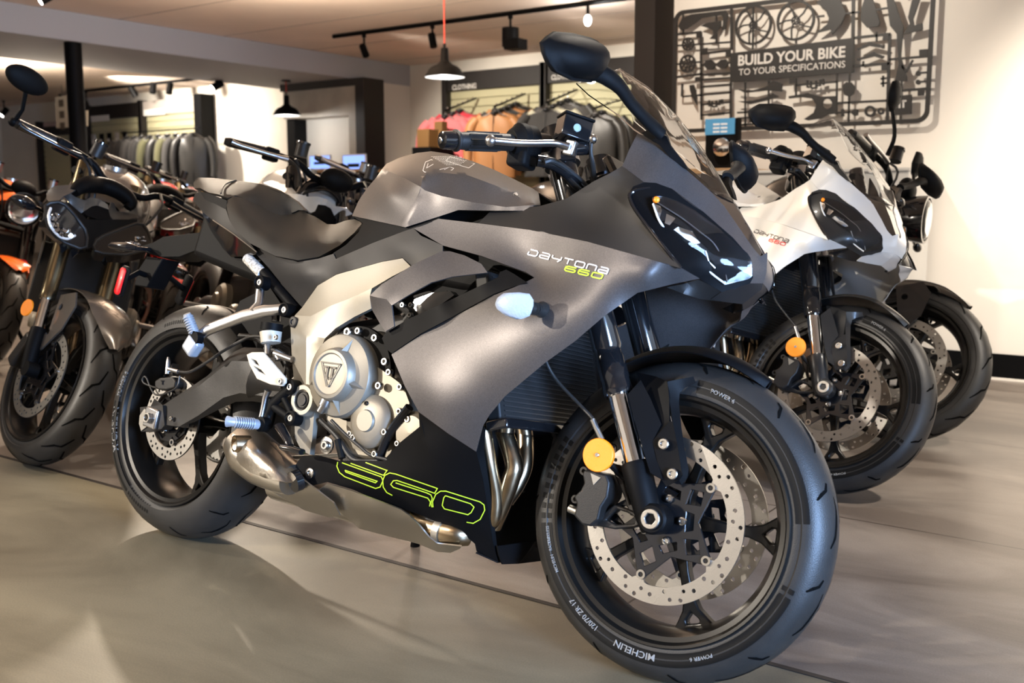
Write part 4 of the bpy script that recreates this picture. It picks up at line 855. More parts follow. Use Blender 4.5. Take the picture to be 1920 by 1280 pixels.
# ---- swinging arm
SW = panel('swinging_arm', [
    (4, [(268,512,-.120),(480,372,-.118),(560,300,-.115),(610,255,-.110),(660,232,-.105),(740,236,-.10),(820,275,-.10),(700,300,-.128),(600,298,-.130),(540,340,-.130),(440,420,-.130)]),
    (4, [(268,512,-.120),(440,420,-.130),(540,340,-.130),(600,298,-.130),(700,300,-.128),(820,275,-.10),(880,400,-.10),(880,470,-.10),(760,468,-.124),(640,452,-.128),(560,474,-.130),(440,560,-.132),(348,613,-.132),(278,604,-.128)]),
    (4, [(348,613,-.132),(440,560,-.132),(560,474,-.130),(640,452,-.128),(760,468,-.124),(770,500,-.110),(700,492,-.112),(620,494,-.115),(540,530,-.118),(420,592,-.122)])], castdark, smooth=18, sol=0.03)
mb = MB(); patch(mb, 4, [(160,520,-.130),(268,510,-.132),(278,606,-.134),(262,625,-.132),(165,638,-.130)]); aj = obj('axle_end', mb, castdark, SW, sol=0.03, bev=0.002); PENDING.append(aj) if False else None
mb = MB(); patch(mb, 4, [(158,560,-.134),(180,528,-.134),(196,534,-.134),(196,610,-.134),(165,634,-.134),(155,600,-.134)]); obj('chain_adjuster', mb, steel, SW, sol=0.01)
c = P1(4, 216, 572, -.136); mb = MB(); box(mb, c, (0.052, 0.012, 0.052), Ry(0.1)); o = obj('axle_block', mb, alu, SW, bev=0.004)
mb = MB(); plate(mb, [(0.015*math.cos(a), 0.015*math.sin(a)) for a in np.arange(6)*math.pi/3], [circle(0,0,0.008,20)], lambda u, v, w_: c+np.array([u,-0.006-w_,v]), 0.012); obj('axle_nut', mb, steel, SW, bev=0.0015)
bolt_at('swinging_arm_bolt', P1(4, 312, 575, -.134), (0,-1,0), 0.006, 0.005, SW)
mb = MB(); tube(mb, [P1(4, 740, 380, -.09), P1(4, 900, 440, -.06)], [.06, .05], 16); obj('swinging_arm_pivot', mb, castdark, bike)
obj('swinging_arm_brace', tube(MB(), [P1(4, 700, 400, -.10), P1(4, 700, 400, -.10)*np.array([1,-1,1])], .045, 16), castdark, bike)
obj('rear_axle', cyl(MB(), (0,-0.13,0.314), (0,0.13,0.314), 0.012), castdark, bike)
# rear caliper with its hose
mb = MB(); O = [P1(4, a, b, -.105) for a, b in ((245,395),(270,380),(330,375),(345,395),(340,430),(300,440),(262,438),(245,425))]; prism(mb, O, -0.07, -0.115); rcal = obj('rear_caliper', mb, castdark, bike, bev=0.004, seg=3)
O = [P1(4, a, b, -.116) for a, b in ((262,392),(276,392),(276,396),(271,396),(271,412),(267,412),(267,396),(262,396))]; mb = MB(); prism(mb, O, -0.1175, -0.115); obj('emblem', mb, gloss_black, rcal, smooth=0)
mb = MB(); tube(mb, PP(4, [(292,360,-.11),(296,300,-.11),(296,280,-.11)]), [.007,.006,.003], 12); tube(mb, PP(4, [(290,335,-.11),(345,350,-.11)]), .006, 12); obj('banjo_bolt', mb, alu, rcal)
obj('brake_hose', tube(MB(), PP(4, [(345,350,-.11),(400,350,-.12),(480,305,-.13),(560,250,-.13),(640,205,-.13),(700,180,-.12),(770,185,-.12)]), .004, 10, smooth=6), rubber, bike)
obj('sensor_cable', tube(MB(), PP(4, [(250,430,-.11),(215,420,-.10),(180,405,-.10),(172,385,-.10),(190,378,-.10),(235,460,-.10),(330,430,-.12),(352,370,-.12)]), .0025, 8, smooth=6), rubber, bike)
rows = []
for a in np.linspace(D(28), D(60), 16):
    rows.append([(0.332*math.cos(a)-0.0*abs(u), u*0.092, 0.314+(0.332-0.03*abs(u)**3)*math.sin(a)) for u in np.linspace(-1, 1, 11)])
obj('rear_hugger', grid(MB(), rows), plastic, bike, sol=0.003, smooth=60)
# chain and sprocket on the left
mb = MB(); so = []
for k in range(86):
    a = 2*math.pi*k/86; so.append(((0.108 if k % 2 else 0.101)*math.cos(a), (0.108 if k % 2 else 0.101)*math.sin(a)))
plate(mb, so, [circle(0.06*math.cos(k*1.2566), 0.06*math.sin(k*1.2566), 0.018, 12) for k in range(5)]+[circle(0,0,0.025,16)], lambda u, v, w_: (u, 0.085+w_, 0.314+v), 0.006)
obj('rear_sprocket', mb, steel, bike, smooth=0)
ch = []
for k in range(40):
    a = math.pi/2+math.pi*k/39; ch.append((0.110*math.cos(a), 0.088, 0.314+0.110*math.sin(a)))
ch += [(x, 0.088, 0.204+0.10*(x/0.55)) for x in np.linspace(0.02, 0.55, 10)]+[(0.59,0.088,0.34)]+[(x, 0.088, 0.424-0.04*(x/0.55)) for x in np.linspace(0.55, 0.02, 10)]
obj('drive_chain', tube(MB(), ch+[ch[0]], 0.008, 8, sq=0.7), steel, bike)
# ---- footrests, hangers, pedal, reservoir
A1 = MB(); tube(A1, PP(3, [(85,948,-.185),(130,915,-.178),(300,850,-.160),(400,825,-.150),(500,815,-.140)]), [.013,.016,.016,.016,.014], 12, sq=0.65, up=(0,1,0)); tube(A1, PP(3, [(345,835,-.155),(372,790,-.145),(380,700,-.135)]), [.020,.013,.013], 12, sq=0.6, up=(0,1,0))
hg = obj('footrest_hanger', A1, alu, bike, smooth=50, label='bright alloy passenger footrest hanger')
for x, y in ((380,690),(498,822)):
    mb = MB(); lathe(mb, [(0.02,0),(0.02,0.017),(-0.006,0.017),(-0.008,0.013),(-0.004,0.010),(-0.004,0)], P1(3, x, y, -.148), n=28); obj('hanger_boss', mb, satin_black, hg); bolt_at('hanger_bolt', P1(3, x, y, -.151), (0,-1,0), 0.008, 0.005, hg)
mb = MB(); tube(mb, PP(10, [(800,150,-.215),(815,185,-.21),(870,320,-.20),(890,375,-.195)]), [.009,.0115,.0115,.0105], 16); pg = obj('passenger_footrest', mb, pegalloy, bike)
for i in range(7): 
    t = i/7; a = P1(10, 812+65*t, 180+165*t, -.212+.012*t); b = P1(10, 812+65*(t+.06), 180+165*(t+.06), -.212+.012*(t+.06)); obj('grip_ridge', tube(MB(), [a, b], .0135, 16), pegalloy, pg)
mb = MB(); box(mb, P1(10, 865, 470, -.195), (0.045,0.03,0.045), Ry(0.6)); obj('footrest_knuckle', mb, pegalloy, pg, bev=0.008)
mb = MB(); lathe(mb, [(0.01,0),(0.01,0.018),(-0.008,0.018),(-0.008,0)], P1(10, 890, 400, -.20), n=24); obj('footrest_pivot', mb, satin_black, pg)
mb = MB(); tube(mb, PP(4, [(578,588,-.285),(600,590,-.28),(700,598,-.235),(735,605,-.215)]), [.013,.0105,.0115,.012], 16); rp = obj('rider_footrest', mb, pegalloy, bike)
for i in range(9):
    x = 612+11*i; a = P1(4, x, 591+(x-612)*.09, -.276+(x-612)*.00045); b = P1(4, x+4, 591+(x-608)*.09, -.276+(x-608)*.00045); obj('grip_ridge', tube(MB(), [a, b], .0135, 16), pegalloy, rp)
mb = MB(); lathe(mb, [(0.012,0),(0.012,0.017),(-0.008,0.017),(-0.008,0)], P1(4, 748, 602, -.215), n=24); obj('footrest_pivot', mb, satin_black, rp)
mb = MB()
for pts, r in (([(770,560,-.20),(800,500,-.20),(885,425,-.20)], .012), ([(775,500,-.20),(885,575,-.20)], .010), ([(760,610,-.205),(772,540,-.20),(790,480,-.20)], .012), ([(845,470,-.20),(880,540,-.20)], .008)): tube(mb, PP(4, pts), r, 12, sq=0.7, up=(0,1,0))
rs = obj('footrest_plate', mb, satin_black, bike)
for x, y in ((883,423),(887,573)):
    mb = MB(); lathe(mb, [(0.02,0),(0.02,0.017),(-0.006,0.017),(-0.008,0.012),(-0.004,0.010),(-0.004,0)], P1(4, x, y, -.20), n=28); obj('hanger_boss', mb, satin_black, rs); bolt_at('hanger_bolt', P1(4, x, y, -.204), (0,-1,0), 0.008, 0.005, rs)
hgd = MB(); HG = lambda L: [(lambda p: (p[0], p[2]))(P1(4, a, b, -.215)) for a, b in L]
plate(hgd, HG([(675,268),(700,256),(755,256),(862,380),(862,402),(845,420),(790,412),(725,385),(690,320)]), [HG([(700,290),(722,298),(735,320),(715,312)]), HG([(712,325),(745,342),(762,362),(730,348)])], lambda u, v, w_: (u, -.212-w_, v), 0.006)
hl_ = obj('heel_guard', hgd, mat('ivory_plastic', (0.62,0.57,0.47), 0.4), bike, bev=0.0015, label='ivory heel guard'); bolt_at('heel_guard_bolt', P1(4, 838, 397, -.218), (0,-1,0), 0.007, 0.005, hl_); 
mb = MB(); tube(mb, PP(4, [(775,440,-.21),(762,470,-.21),(748,540,-.21),(735,600,-.21)]), [.009,.007,.006,.007], 12); obj('brake_rod', mb, alu, rs)
pd = MB(); tube(pd, PP(4, [(830,610,-.21),(870,680,-.215),(880,705,-.215)]), [.014,.011,.010], 12, sq=0.7); tube(pd, PP(4, [(845,712,-.235),(890,720,-.24),(938,735,-.24)]), .010, 12, sq=0.7); obj('brake_pedal', pd, gloss_black, bike)
mb = MB(); a, b = P1(4, 788, 212, -.165), P1(4, 788, 160, -.165); tube(mb, [a, b], [.023,.026], 24); rv = obj('brake_reservoir', mb, mat('milky_plastic', (0.68,0.64,0.54), 0.35, trans=0.2), bike, label='milky brake fluid reservoir'); 
a, b = P1(4, 790, 152, -.165), P1(4, 795, 118, -.165); mb = MB(); tube(mb, [a, b], [.026,.026], 24); obj('reservoir_cap', mb, satin_black, rv); bolt_at('reservoir_bolt', P1(4, 815, 185, -.19), (0,-1,0), .006, .005, rv)
mb = MB(); tube(mb, PP(4, [(772,222,-.165),(772,270,-.17)]), .008, 12); obj('master_cylinder', mb, alu, bike)
mb = MB(); tube(mb, PP(4, [(815,40,-.11),(812,110,-.11)]), .012, 16); obj('shock_rod', mb, chrome, bike)
mb = MB(); tube(mb, PP(4, [(812,262,-.17),(890,292,-.17)]), [.010,.007], 12); tube(mb, PP(4, [(822,270,-.17),(825,295,-.17)]), .009, 12); obj('stop_switch', mb, alu, bike)
bolt_at('frame_bolt', P1(4, 900, 112, -.160), (0,-1,0), .013, .006, bike, m=castdark)
for pts, r in (([(835,430,-.12),(860,330,-.12),(885,250,-.12),(850,220,-.13)], .005), ([(760,240,-.14),(830,260,-.14),(870,330,-.14),(880,400,-.14)], .006), ([(640,180,-.10),(720,190,-.10),(800,240,-.10)], .008)): obj('cable', tube(MB(), PP(4, pts), r, 10, smooth=5), rubber, bike)
mb = MB(); patch(mb, 4, [(640,10,-.06),(780,-60,-.06),(900,120,-.06),(880,300,-.06),(700,240,-.06),(600,100,-.06)]); obj('battery_tray', mb, plastic, bike, sol=0.08)
bolt_at('belly_bolt', P1(5, 106, 804, -.172), (0,-1,0), .012, .006, bike)
# spring and side stand on the left
obj('side_stand', tube(MB(), [(0.62,0.16,0.28),(0.56,0.30,0.10),(0.55,0.315,-0.065)], [.014,.012,.016], 12), satin_black, bike)
# ---- handlebars, controls, mirrors, indicators, lettering
HB = 6
def F6(x, y, d): return P1(6, x, y, d, True)
def bars(sd):
    m = np.array([1, -sd, 1]); T = lambda *L: [F6(*p)*m for p in L]
    ax0, ax1 = F6(135, 876, -.358), F6(600, 893, -.225); e = (ax1-ax0)/np.linalg.norm(ax1-ax0)
    B = lambda t: (ax0+e*t)*m; Ln = np.linalg.norm(ax1-ax0)
    mb = MB(); tube(mb, [B(-0.010), B(-0.008), B(0.012), B(0.016), B(0.018)], [.010,.0165,.0175,.0175,.012], 28); be = obj('bar_end', mb, gloss_black, bike, steer=ST); 
    bolt_at('bar_end_bolt', B(-0.010), -e*m, .006, .003, be)
    mb = MB(); tube(mb, [B(0.018), B(0.020), B(0.024), B(0.028), B(0.06), B(0.10), B(Ln)], [.017,.021,.021,.0165,.0178,.0168,.0168], 28); gp = obj('hand_grip', mb, rubber, bike, steer=ST)
    for k in range(10):
        a = k*math.pi/5; u_, w_, _ = basis(e*m); o_ = (u_*math.cos(a)+w_*math.sin(a))*.0172; obj('grip_ridge', tube(MB(), [B(.045)+o_, B(.118)+o_], .0022, 6), rubber, gp)
    mb = MB(); tube(mb, [B(Ln-0.002), B(Ln+.012), B(Ln+.016), B(Ln+.030), B(Ln+.034), B(Ln+.052)], [.022,.030,.034,.034,.031,.031], 24, sq=1.15); sw_ = obj('switch_housing', mb, plastic, bike, steer=ST, bev=0.001)
    mb = MB(); box(mb, (B(Ln+.030)+np.array([0,0,-0.034])), (0.045,0.05,0.035)); obj('switch_cluster', mb, plastic, sw_, bev=0.008, seg=3)
    mb = MB(); tube(mb, [B(Ln+.04), B(Ln+.13)], .0112, 20); obj('handlebar_tube', mb, satin_black, bike, steer=ST)
    mb = MB(); tube(mb, [B(Ln+.058), B(Ln+.085)], .021, 20); obj('lever_clamp', mb, gloss_black, bike, steer=ST)
    lv = MB(); tube(lv, T((452,880,-.335),(520,885,-.322),(640,895,-.298),(760,898,-.272),(860,896,-.25),(930,902,-.235),(1000,925,-.222)), [.0085,.0085,.0085,.0085,.0085,.0085,.011], 16, sq=0.75, smooth=3); 
    le = obj('brake_lever' if sd < 0 else 'clutch_lever', lv, alu, bike, steer=ST); mb = MB(); ball(mb, T((452,880,-.337))[0], .0105, 20); obj('lever_ball', mb, alu, le)
    mb = MB(); box(mb, T((1020,935,-.215))[0], (0.022,0.020,0.030), Ry(0.2)); obj('lever_bracket', mb, alu, le, bev=0.003)
    mb = MB(); tube(mb, T((1030,935,-.21),(1130,930,-.18)), .014, 16); tube(mb, T((950,990,-.21),(1050,985,-.20)), .010, 12); obj('master_cylinder', mb, gloss_black, bike, steer=ST)
    # clip-on bar down to the fork top
    mb = MB(); tube(mb, T((780,1020,-.21),(880,1040,-.19),(980,1100,-.16),(1060,1180,-.13),(1110,1220,-.11)), [.012,.012,.012,.013,.014], 14, smooth=4); obj('clip_on_bar', mb, gloss_black, bike, steer=ST)
    mb = MB(); e0, e1 = L2(sd, 0.60), L2(sd, 0.70); tube(mb, [e0, e1], .0285, 28); tube(mb, [L2(sd, .655), L2(sd, .685)], .036, 28); obj('fork_top', mb, gloss_black, bike, steer=ST)
    if sd < 0:
        K = lambda x, y, d: F6(x, y, d)
        A, B_, C_, D_ = K(905,700,-.215), K(985,685,-.235), K(1180,752,-.175), K(1095,770,-.15)
        mb = MB(); top = [K(905,735,-.205), K(985,683,-.240), K(1182,752,-.195), K(1100,790,-.15)]
        a, b, c = K(985,683,-.240), K(1182,752,-.195), K(975,850,-.240); ex = b-a; ex /= np.linalg.norm(ex); Lx = np.linalg.norm(b-a); up = np.array([0,0,1.])-ex*ex[2]; up /= np.linalg.norm(up); nn = np.cross(ex, up)
        if nn[1] > 0: nn = -nn
        H = 0.040; W_ = 0.045; cen = a+ex*Lx/2-up*H/2-nn*W_/2; Rm = np.stack([ex, nn, up], 1)
        box(mb, cen, (Lx, W_, H), Rm); rsv = obj('brake_reservoir', mb, gloss_black, bike, steer=ST, bev=0.002, seg=3)
        mb = MB(); box(mb, cen+up*(H/2+0.003), (Lx+0.004, W_+0.004, 0.006), Rm); obj('reservoir_lid', mb, satin_black, rsv, bev=0.002)
        wc = a+ex*Lx*0.47-up*H*0.52; mb = MB(); lathe(mb, [(0,0),(0,0.0075),(0.002,0.0075),(0.002,0.0058),(0.0008,0.0055),(0.0008,0)], wc, nn, n=28); obj('sight_glass', mb, mat('sight_glass', (0.42,0.55,0.55), 0.25, 0.4), rsv)
        mb = MB(); ball(mb, K(1170,868,-.19), .0095, 16); tube(mb, [K(1120,880,-.19), K(1165,868,-.19)], .006, 12); obj('banjo_bolt', mb, bolt, rsv)
        obj('brake_hose', tube(MB(), [K(1162,880,-.19), K(1158,960,-.185), K(1170,1040,-.17), K(1180,1140,-.14), K(1180,1200,-.13)], [.004,.004,.0055,.0055,.0055], 10, smooth=5), rubber, bike, steer=ST)
        obj('throttle_cable', tube(MB(), [K(830,1030,-.22), K(880,1020,-.21), K(960,1060,-.18), K(1060,1140,-.14), K(1120,1200,-.12)], .0065, 10, smooth=6), rubber, bike, steer=ST)
for sd in (-1, 1): bars(sd)
# fork-top details: silver yoke, nuts
mb = MB(); tube(mb, [(L2(-1,.665)+L2(1,.665))/2-np.array([0.05,0,0]), (L2(-1,.665)+L2(1,.665))/2-np.array([0.05,0,-.03])], .022, 24); obj('steering_nut', mb, alu, bike, steer=ST)
dash = MB(); box(dash, P1(2, 900, 340, 0)+np.array([-0.03,0,-0.09]), (0.02,0.15,0.08), Ry(-0.6)); obj('instrument_panel', dash, gloss_black, bike, bev=0.006)
ib = MB(); patch(ib, 2, [(560,560,-.10),(780,480,-.12),(850,330,-.10),(1050,480,-.06),(1200,640,-.03),(1100,700,-.05),(800,620,-.08)]); inn = obj('cockpit_lining', ib, plastic, bike, sol=0.003); PENDING.append(inn)
# mirrors
def mirror_unit(sd):
    m = np.array([1, -sd, 1]); T = lambda x, y, d: P1(6, x, y, d)*m
    base = [(786,185),(830,140),(880,107),(1000,116),(1120,146),(1175,172),(1215,230),(1225,300),(1190,390),(1130,468),(1000,452),(875,392),(828,330),(800,260)]
    # glass plane roughly across the machine: y runs from the outer end to the inner
    def yy(x): return -.455+(x-786)/440*.165
    O = np.array([P1(6, x, y, yy(x)) for x, y in base]); c = O.mean(0); fwd = np.array([1.0, -0.12, 0.05]); fwd /= np.linalg.norm(fwd)
    rows = []
    for t, s in ((0, 0.965), (0.004, 1.0), (0.010, 0.985), (0.012, 0.90), (0.026, 0.80), (0.040, 0.62), (0.050, 0.38), (0.054, 0.10)):
        off = np.array([0, 0.018, -0.008])*(t/0.054)
        rows.append([(c+(p-c)*s+fwd*t+off)*m for p in O]+[(c+(O[0]-c)*s+fwd*t+off)*m])
    G = np.array(rows); mb = grid(MB(), G.tolist()); n = len(O)+1
    mb.add(list(G[0][:-1]), [tuple(range(n-1))]); mb.add([G[-1][:-1].mean(0)]+list(G[-1][:-1]), [(0, 1+i, 1+(i+1) % (n-1)) for i in range(n-1)])
    h = obj('mirror', mb, plastic, bike, wel=True, smooth=50)
    g = MB(); g.add([(c+(p-c)*0.93-fwd*0.0005)*m for p in O], [tuple(range(n-1))]); obj('mirror_glass', g, chrome, h, smooth=0)
    s = MB(); tube(s, [T(1150,400,-.335), T(1215,400,-.315), T(1290,440,-.295), T(1370,510,-.27), T(1440,610,-.24), T(1530,710,-.205), T(1600,780,-.175), T(1660,835,-.155)], [.014,.0175,.017,.014,.0125,.0125,.014,.013], 18, sq=0.72, up=(0,1,0.3), smooth=4)
    obj('mirror_stem', s, plastic, h, smooth=60)
    f = MB(); patch(f, 2, [(868,318,-.158),(900,303,-.158),(985,333,-.148),(1005,380,-.135),(1062,450,-.115),(1085,487,-.108),(1060,478,-.112),(1000,430,-.130),(950,372,-.145),(885,335,-.156)])
    f.v = [tuple(np.array(v)*m) for v in f.v]
    obj('mirror_foot', f, satin_black, h, sol=0.012)
mirror_unit(-1); mirror_unit(1)
# indicators
def indicator(sd):
    m = np.array([1, -sd, 1]); T = lambda x, y, d: P1(2, x, y, d)*m
    s = MB(); tube(s, [T(410,1135,-.250), T(385,1132,-.275), T(350,1125,-.295)], [.016,.010,.010], 16); st2 = obj('indicator_stalk', s, rubber, bike)
    for i in range(4): t = i/4; obj('stalk_ring', tube(MB(), [T(398-36*t,1134-7*t,-.262-.03*t), T(394-36*t,1133-7*t,-.266-.03*t)], .0118, 16), rubber, st2)
    O = np.array([P1(2, x, y, -.325+(x-205)/150*.03) for x, y in ((205,1100),(212,1078),(240,1056),(290,1053),(335,1060),(350,1085),(350,1120),(335,1165),(300,1178),(250,1160),(215,1135),(206,1115))]); c = O.mean(0); dep = np.array([1, 0, 0.1])
    rows = [[(c+(p-c)*sc+dep*t)*m for p in list(O)+[O[0]]] for t, sc in ((-0.016,0.3),(-0.014,0.75),(-0.004,1.0),(0.008,0.98),(0.018,0.75),(0.022,0.25))]
    mb = grid(MB(), rows); n = len(O)
    for r in (rows[0], rows[-1]): mb.add(r[:-1], [tuple(range(n))])
    obj('indicator', mb, lensclear, bike, wel=True, smooth=60, label='clear-lensed indicator')
indicator(-1); indicator(1)
# ---- lettering on the panels
LET = {  # strokes in a 1 x 1 cell, wide techno capitals
 'D': [[(0.12,1),(0.85,1),(1,0.8),(1,0.2),(0.85,0),(0,0)], [(0.06,0.55),(0,0)]], 'A': [[(0.1,1),(0.85,1),(1,0.85),(1,0),(0.15,0),(0,0.15),(0,0.38),(0.12,0.5),(1,0.5)]],
 'Y': [[(0,1),(0,0.6),(0.15,0.45),(1,0.45)], [(1,1),(1,0.45),(0.7,-0.05)]], 'T': [[(0,1),(1,1)], [(0.5,1),(0.5,0)]],
 'O': [[(0.15,1),(0.85,1),(1,0.85),(1,0.15),(0.85,0),(0.15,0),(0,0.15),(0,0.85),(0.15,1)]], 'N': [[(0,0),(0,0.85),(0.15,1),(0.85,1),(1,0.85),(1,0)]],
 '6': [[(1,1),(0.2,1),(0,0.8),(0,0.2),(0.15,0),(0.85,0),(1,0.15),(1,0.4),(0.85,0.55),(0,0.55)]], '0': [[(0.15,1),(0.85,1),(1,0.85),(1,0.15),(0.85,0),(0.15,0),(0,0.15),(0,0.85),(0.15,1)]]}
def word_on(mb, word, o, ux, uy, cw, gap, ydep, lw, k=0, mi=0):
    """o: picture origin (baseline left), ux: baseline step for one cell width, uy: up vector"""
    o, ux, uy = np.array(o, float), np.array(ux, float), np.array(uy, float); x = 0
    for ch in word:
        for s in LET[ch]:
            P = [o+ux*(x+a*cw)+uy*b for a, b in s]; v, F = ribbon2d(P, lw)
            mb.add([U(a, b, ydep(a, b)) for a, b in v], F, mi)
        x += cw+gap
    return mb
def panel_depth(o, lift=0.0015):
    from mathutils.bvhtree import BVHTree
    me = o.data; bv = BVHTree.FromPolygons([v.co for v in me.vertices], [tuple(p.vertices) for p in me.polygons])
    oo = MAIN.R.T@(CAM-MAIN.t)
    def f(a, b):
        d = U(a, b, -0.3)-oo; d /= np.linalg.norm(d); h = bv.ray_cast(Vector(oo), Vector(d))
        return (h[0][1] if h[0] is not None else -0.23)-lift
    return f
sd_ = panel_depth(side); LT = []
mb = MB(); q0, q1 = np.array(cv(2, [(342,878)])[0]), np.array(cv(2, [(708,968)])[0])
word_on(mb, 'DAYTONA', q0, (q1-q0), np.array([4.0,-9.5]), 0.112, 0.036, sd_, 2.4); LT.append(obj('lettering', mb, whitedecal, side, smooth=0, fix=False, label='white side lettering'))
mb = MB(); q0, q1 = np.array(cv(2, [(512,952)])[0]), np.array(cv(2, [(684,992)])[0])
word_on(mb, '660', q0, (q1-q0), np.array([4.0,-8.5]), 0.27, 0.09, sd_, 2.6); LT.append(obj('lettering', mb, lime, side, smooth=0, fix=False, label='small lime numerals'))
bd_ = panel_depth(belly, 0.002); mb = MB()
big = [[(514,306),(511,322),(520,345),(540,361),(655,405),(672,400),(683,376),(677,362),(530,309)], [(541,337),(545,344),(655,384),(661,378),(541,337)], [(562,311),(685,356),(698,338),(618,308)],
       [(718,431),(697,420),(684,400),(682,375),(690,356),(708,347),(730,351),(886,405),(876,423),(735,375),(722,376),(712,390),(722,401),(850,441),(860,455),(857,472)], [(730,384),(845,421),(862,429),(867,442),(862,460),(866,475)],
       [(870,475),(868,455),(880,427),(898,415),(918,415),(1045,455),(1060,466),(1063,486),(1046,520),(1020,535),(995,531)], [(916,432),(1010,462),(1023,475),(1012,495),(1000,503),(912,481),(904,468),(910,440),(916,432)]]
for s in big:
    P = [np.array(cv(17, [p])[0]) for p in s]; Q = []
    for a_, b_ in zip(P[:-1], P[1:]):
        n_ = max(1, int(np.linalg.norm(b_-a_)/5)); Q += [a_+(b_-a_)*t/n_ for t in range(n_)]
    Q.append(P[-1]); v, F = ribbon2d(Q, 1.9); mb.add([U(a, b, bd_(a, b)) for a, b in v], F)
obj('lettering', mb, lime, belly, smooth=0, fix=False, label='large outlined lime numerals')
# warning label on the tank: outlined triangle badge and fine print
td = panel_depth(tank, 0.0012); mb = MB()
for s in ([(1172,112),(1200,100),(1308,142),(1300,150),(1168,160),(1160,152),(1172,112)], [(1290,86),(1408,120),(1380,140),(1345,130),(1270,105),(1290,86)], [(1185,118),(1178,140),(1210,122)], [(1240,148),(1290,135),(1262,148)]):
    P = np.array([cv(3, [p])[0] for p in s]); v, F = ribbon2d(P, 1.0); mb.add([U(a, b, td(a, b)) for a, b in v], F)
lb = random.Random(4)
for j in range(9):
    a0 = np.array([1200+j*11, 98+j*5.0]); x = 0
    for i in range(16):
        w = lb.uniform(3, 8); P = np.array([cv(3, [(a0[0]+x-j*2, a0[1]-x*0.02-12+0)])[0], cv(3, [(a0[0]+x+w-j*2, a0[1]-(x+w)*0.02-12)])[0]]); x += w+3
        if a0[0]+x > 1385-abs(j-4)*6: break
        v, F = ribbon2d(P, 0.8); mb.add([U(a, b, td(a, b)) for a, b in v], F)
obj('warning_label', mb, whitedecal, tank, smooth=0, fix=False, label='white outlined triangle badge and fine print')
# left-hand copies of the symmetric panels
for o in PENDING: mirror(o)
# ------------------------------------------------------------------ copies of a whole machine
def copy_machine(root, pose, label, matmap=None, group=None, drop=()):
    r = root.copy(); COL.objects.link(r); r.matrix_world = pose.matrix(); r['label'] = label; mm = matmap or {}
    if group: r['group'] = group
    allo = list(COL.objects); kid = {}
    for x in allo:
        if x.parent: kid.setdefault(x.parent.name, []).append(x)
    def rec(o, par, top):
        if o.name.split('.')[0] in drop: return
        c = o.copy(); COL.objects.link(c); c.parent = par
        if o.name in STEERED:
            mir = o.matrix_basis.determinant() < 0
            c.matrix_basis = steer_matrix(pose.d) @ (Matrix.Diagonal((1, -1, 1, 1)) if mir else Matrix.Identity(4)); STEERED.add(c.name)
        for i, s in enumerate(c.material_slots):
            m = o.material_slots[i].material
            key = (o.name.split('.')[0], m.name) if (o.name.split('.')[0], m.name) in mm else m.name
            if key in mm: s.link = 'OBJECT'; s.material = mm[key]
        if 'label' in c.keys() and (o.name.split('.')[0], 'label') in mm: c['label'] = mm[(o.name.split('.')[0], 'label')]
        for ch in kid.get(o.name, []): rec(ch, c, False)
    for ch in kid.get(root.name, []): rec(ch, r, True)
    return r
def z0_for(lean, R=0.314, w=0.17):
    return -min(-math.sin(lean)*y*0+(-(y)*math.sin(lean)*-1 if 0 else 0)+0 for y in [0]) if 0 else -min((math.sin(-lean)*yy+math.cos(lean)*(0.314-rr)) for yy, rr in [crown(R, w, t/20) for t in range(-20, 21)])
def place(x, y, h, lean, steer): return Pose(x, y, h, lean, z0_for(lean), steer)
redl = mat('red_decal', (0.65, 0.02, 0.02), 0.4); blackd = mat('black_decal', (0.01, 0.01, 0.012), 0.4)
gunmetal = mat('gunmetal_paint', (0.09, 0.085, 0.08), 0.35, 0.6)
white_map = {'graphite_paint': pearlwhite, 'dark_graphite_paint': pearlwhite, 'satin_black': mat('satin_black_grey', (0.018,0.018,0.018), 0.32, coat=0.2), 'lime_decal': redl, 'white_decal': blackd,  # satin black parts get a greyer, glossier black on this machine
    ('lettering', 'label'): 'dark or red side lettering', ('lettering', 'tyre_lettering'): sidemark,
    ('side_panel', 'dark_graphite_paint'): plastic, ('tail_panel', 'dark_graphite_paint'): pearlwhite}
white = copy_machine(bike, place(-0.0676, 2.0055, -0.4409, 0.2579, 0.4698), 'white faired sports motorcycle with small red numerals, parked behind the grey one', white_map)

